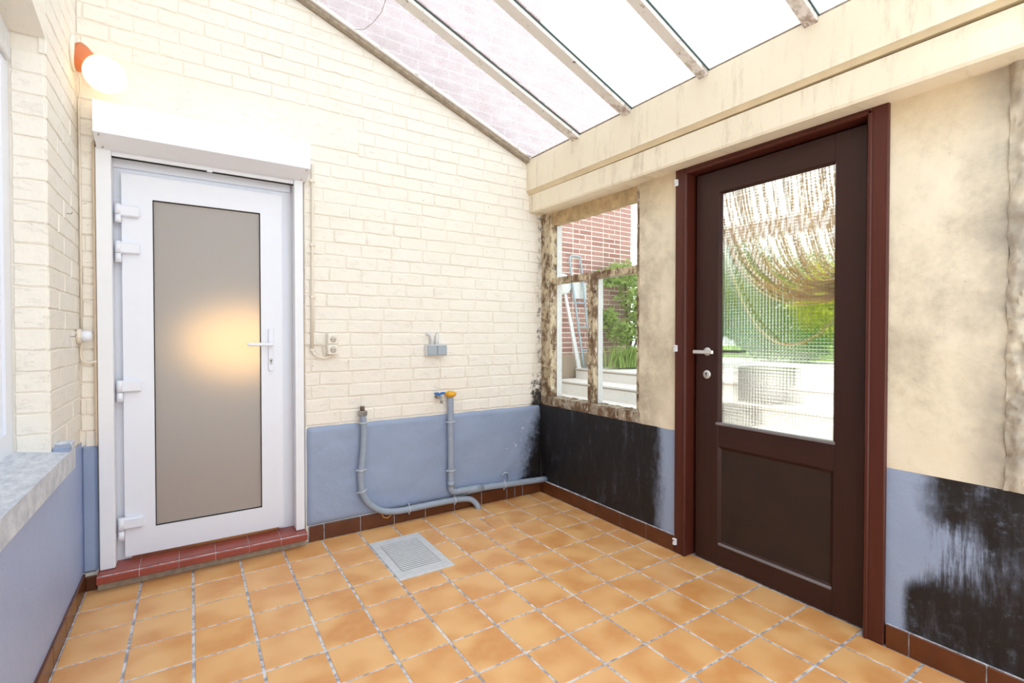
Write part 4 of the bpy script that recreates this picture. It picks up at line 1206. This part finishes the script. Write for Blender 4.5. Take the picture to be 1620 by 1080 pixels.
MB().lathe([(-.02, .10), (.0, .12), (.02, .05), (.03, 0)], (5.18, 1.45, .80), (0, 0, 1), 12).build('root_clump', G4, gr)
HG = 'garden bushes behind the patterned glass'
foliage('hedge', 'tall dark green hedge left in the patterned glass', 'hedge', [((8.6, 1.95, 1.9), (.4, .5, .9)), ((8.5, 1.65, 1.75), (.35, .35, .8)), ((8.7, 2.5, 2.0), (.4, .6, .9))], 2600, .20, G2, base=(8.6, 1.8, .8), group=HG, seed=5)
foliage('hedge', 'mid green hedge behind the dark one', 'hedge', [((10.6, 3.0, 1.9), (.6, .9, 1.0)), ((10.6, 1.6, 1.8), (.6, .8, .95)), ((10.6, 4.2, 2.0), (.6, .8, 1.1))], 2200, .22, G4, base=(10.6, 2.2, .8), group=HG, seed=6)
foliage('bush', 'bright yellow green bush right in the patterned glass', 'bush', [((8.9, .75, 1.65), (.4, .45, .65)), ((9.0, .1, 1.6), (.4, .5, .7)), ((9.1, -.6, 1.5), (.4, .5, .6))], 2400, .17, G3, base=(9, .3, .8), group=HG, seed=7)
foliage('bush', 'low rounded dark bush in front of the yellow one', 'bush', [((7.6, .95, 1.18), (.3, .38, .35)), ((7.6, .45, 1.05), (.25, .3, .22))], 1300, .12, G2, base=(7.6, .85, .8), group=HG, seed=8)
foliage('bush', 'low light green bush at the lawn edge', 'bush', [((8.0, -.22, 1.0), (.25, .3, .18)), ((8.0, -.6, 1.0), (.25, .3, .2))], 800, .12, G4, base=(8, -.4, .8), group=HG, seed=9)

# pergola beam and posts
pg = empty('pergola', (6.4, -1.2, .8), label='brown timber pergola beam beyond the bead curtain', cat='pergola')
PW = mk_wood('pergola_timber', (.20, .10, .06), (.34, .19, .12), .7, 'y')
box('beam', (6.42, -3.4, 2.42), (6.58, 1.30, 2.62), PW, pg, .004)
for yy in (1.16, -3.3): box('post', (6.44, yy, .80), (6.56, yy + .12, 2.42), PW, pg, .004)

# bead curtain tied to one side behind the glass
bc = empty('bead_curtain', (2.82, -1.75, 1.3), label='beige rope bead curtain swept aside outside the brown door', cat='curtain')
ROPE = mk_leaf('beige_rope_bead', (.72, .54, .29), (.90, .74, .46), .55)
box('header', (2.80, -2.14, 2.085), (2.83, -1.31, 2.105), ROPE, bc, .003)
r = random.Random(21)
m = MB()
def strand(a, c, b, rad, n=26, bead=True):
    """quadratic bezier from a over c to b, as knotted rope"""
    a, b, c = Vector(a), Vector(b), Vector(c)
    L = (a - c).length + (c - b).length; n = max(10, int(L / .014)); P, R = [], []
    for i in range(n + 1):
        t = i / n; P.append(a * (1 - t) ** 2 + c * 2 * t * (1 - t) + b * t * t); R.append(rad * (1.25 if i % 2 else .55) if bead else rad)
    m.tube(P, R, 5, caps=False)
N = 50
for i in range(N):
    u = i / (N - 1)
    y0 = -1.335 - u * .78 + r.uniform(-.006, .006); xz = 2.818 + r.uniform(-.012, .012)
    end = (xz + .01, -2.06 + r.uniform(-.03, .03), 1.40 + r.uniform(0, .30) * u + r.uniform(-.02, .02))
    sag = 1.0 - u
    ctl = (xz, y0 - .12 * sag + r.uniform(-.05, .03), 1.30 - .10 * sag + r.uniform(-.06, .08))
    strand((xz, y0, 2.09), ctl, end, .0050)
m.build('strands', ROPE, bc, kind='stuff')
m = MB(); strand((2.82, -1.33, 2.08), (2.82, -1.60, .62), (2.82, -2.10, 1.46), .0050)
m.build('loose_strand', ROPE, bc, label='single strand hanging in a lower loop')
m = MB(); m.tube(smooth([(2.83, -2.02, 1.425), (2.815, -2.05, 1.43), (2.80, -2.10, 1.45), (2.79, -2.14, 1.47)]), .018, 8)
m.build('tie_band', plain('brown_tie', (.35, .16, .07), .8), bc, label='brown tie gathering the strands')
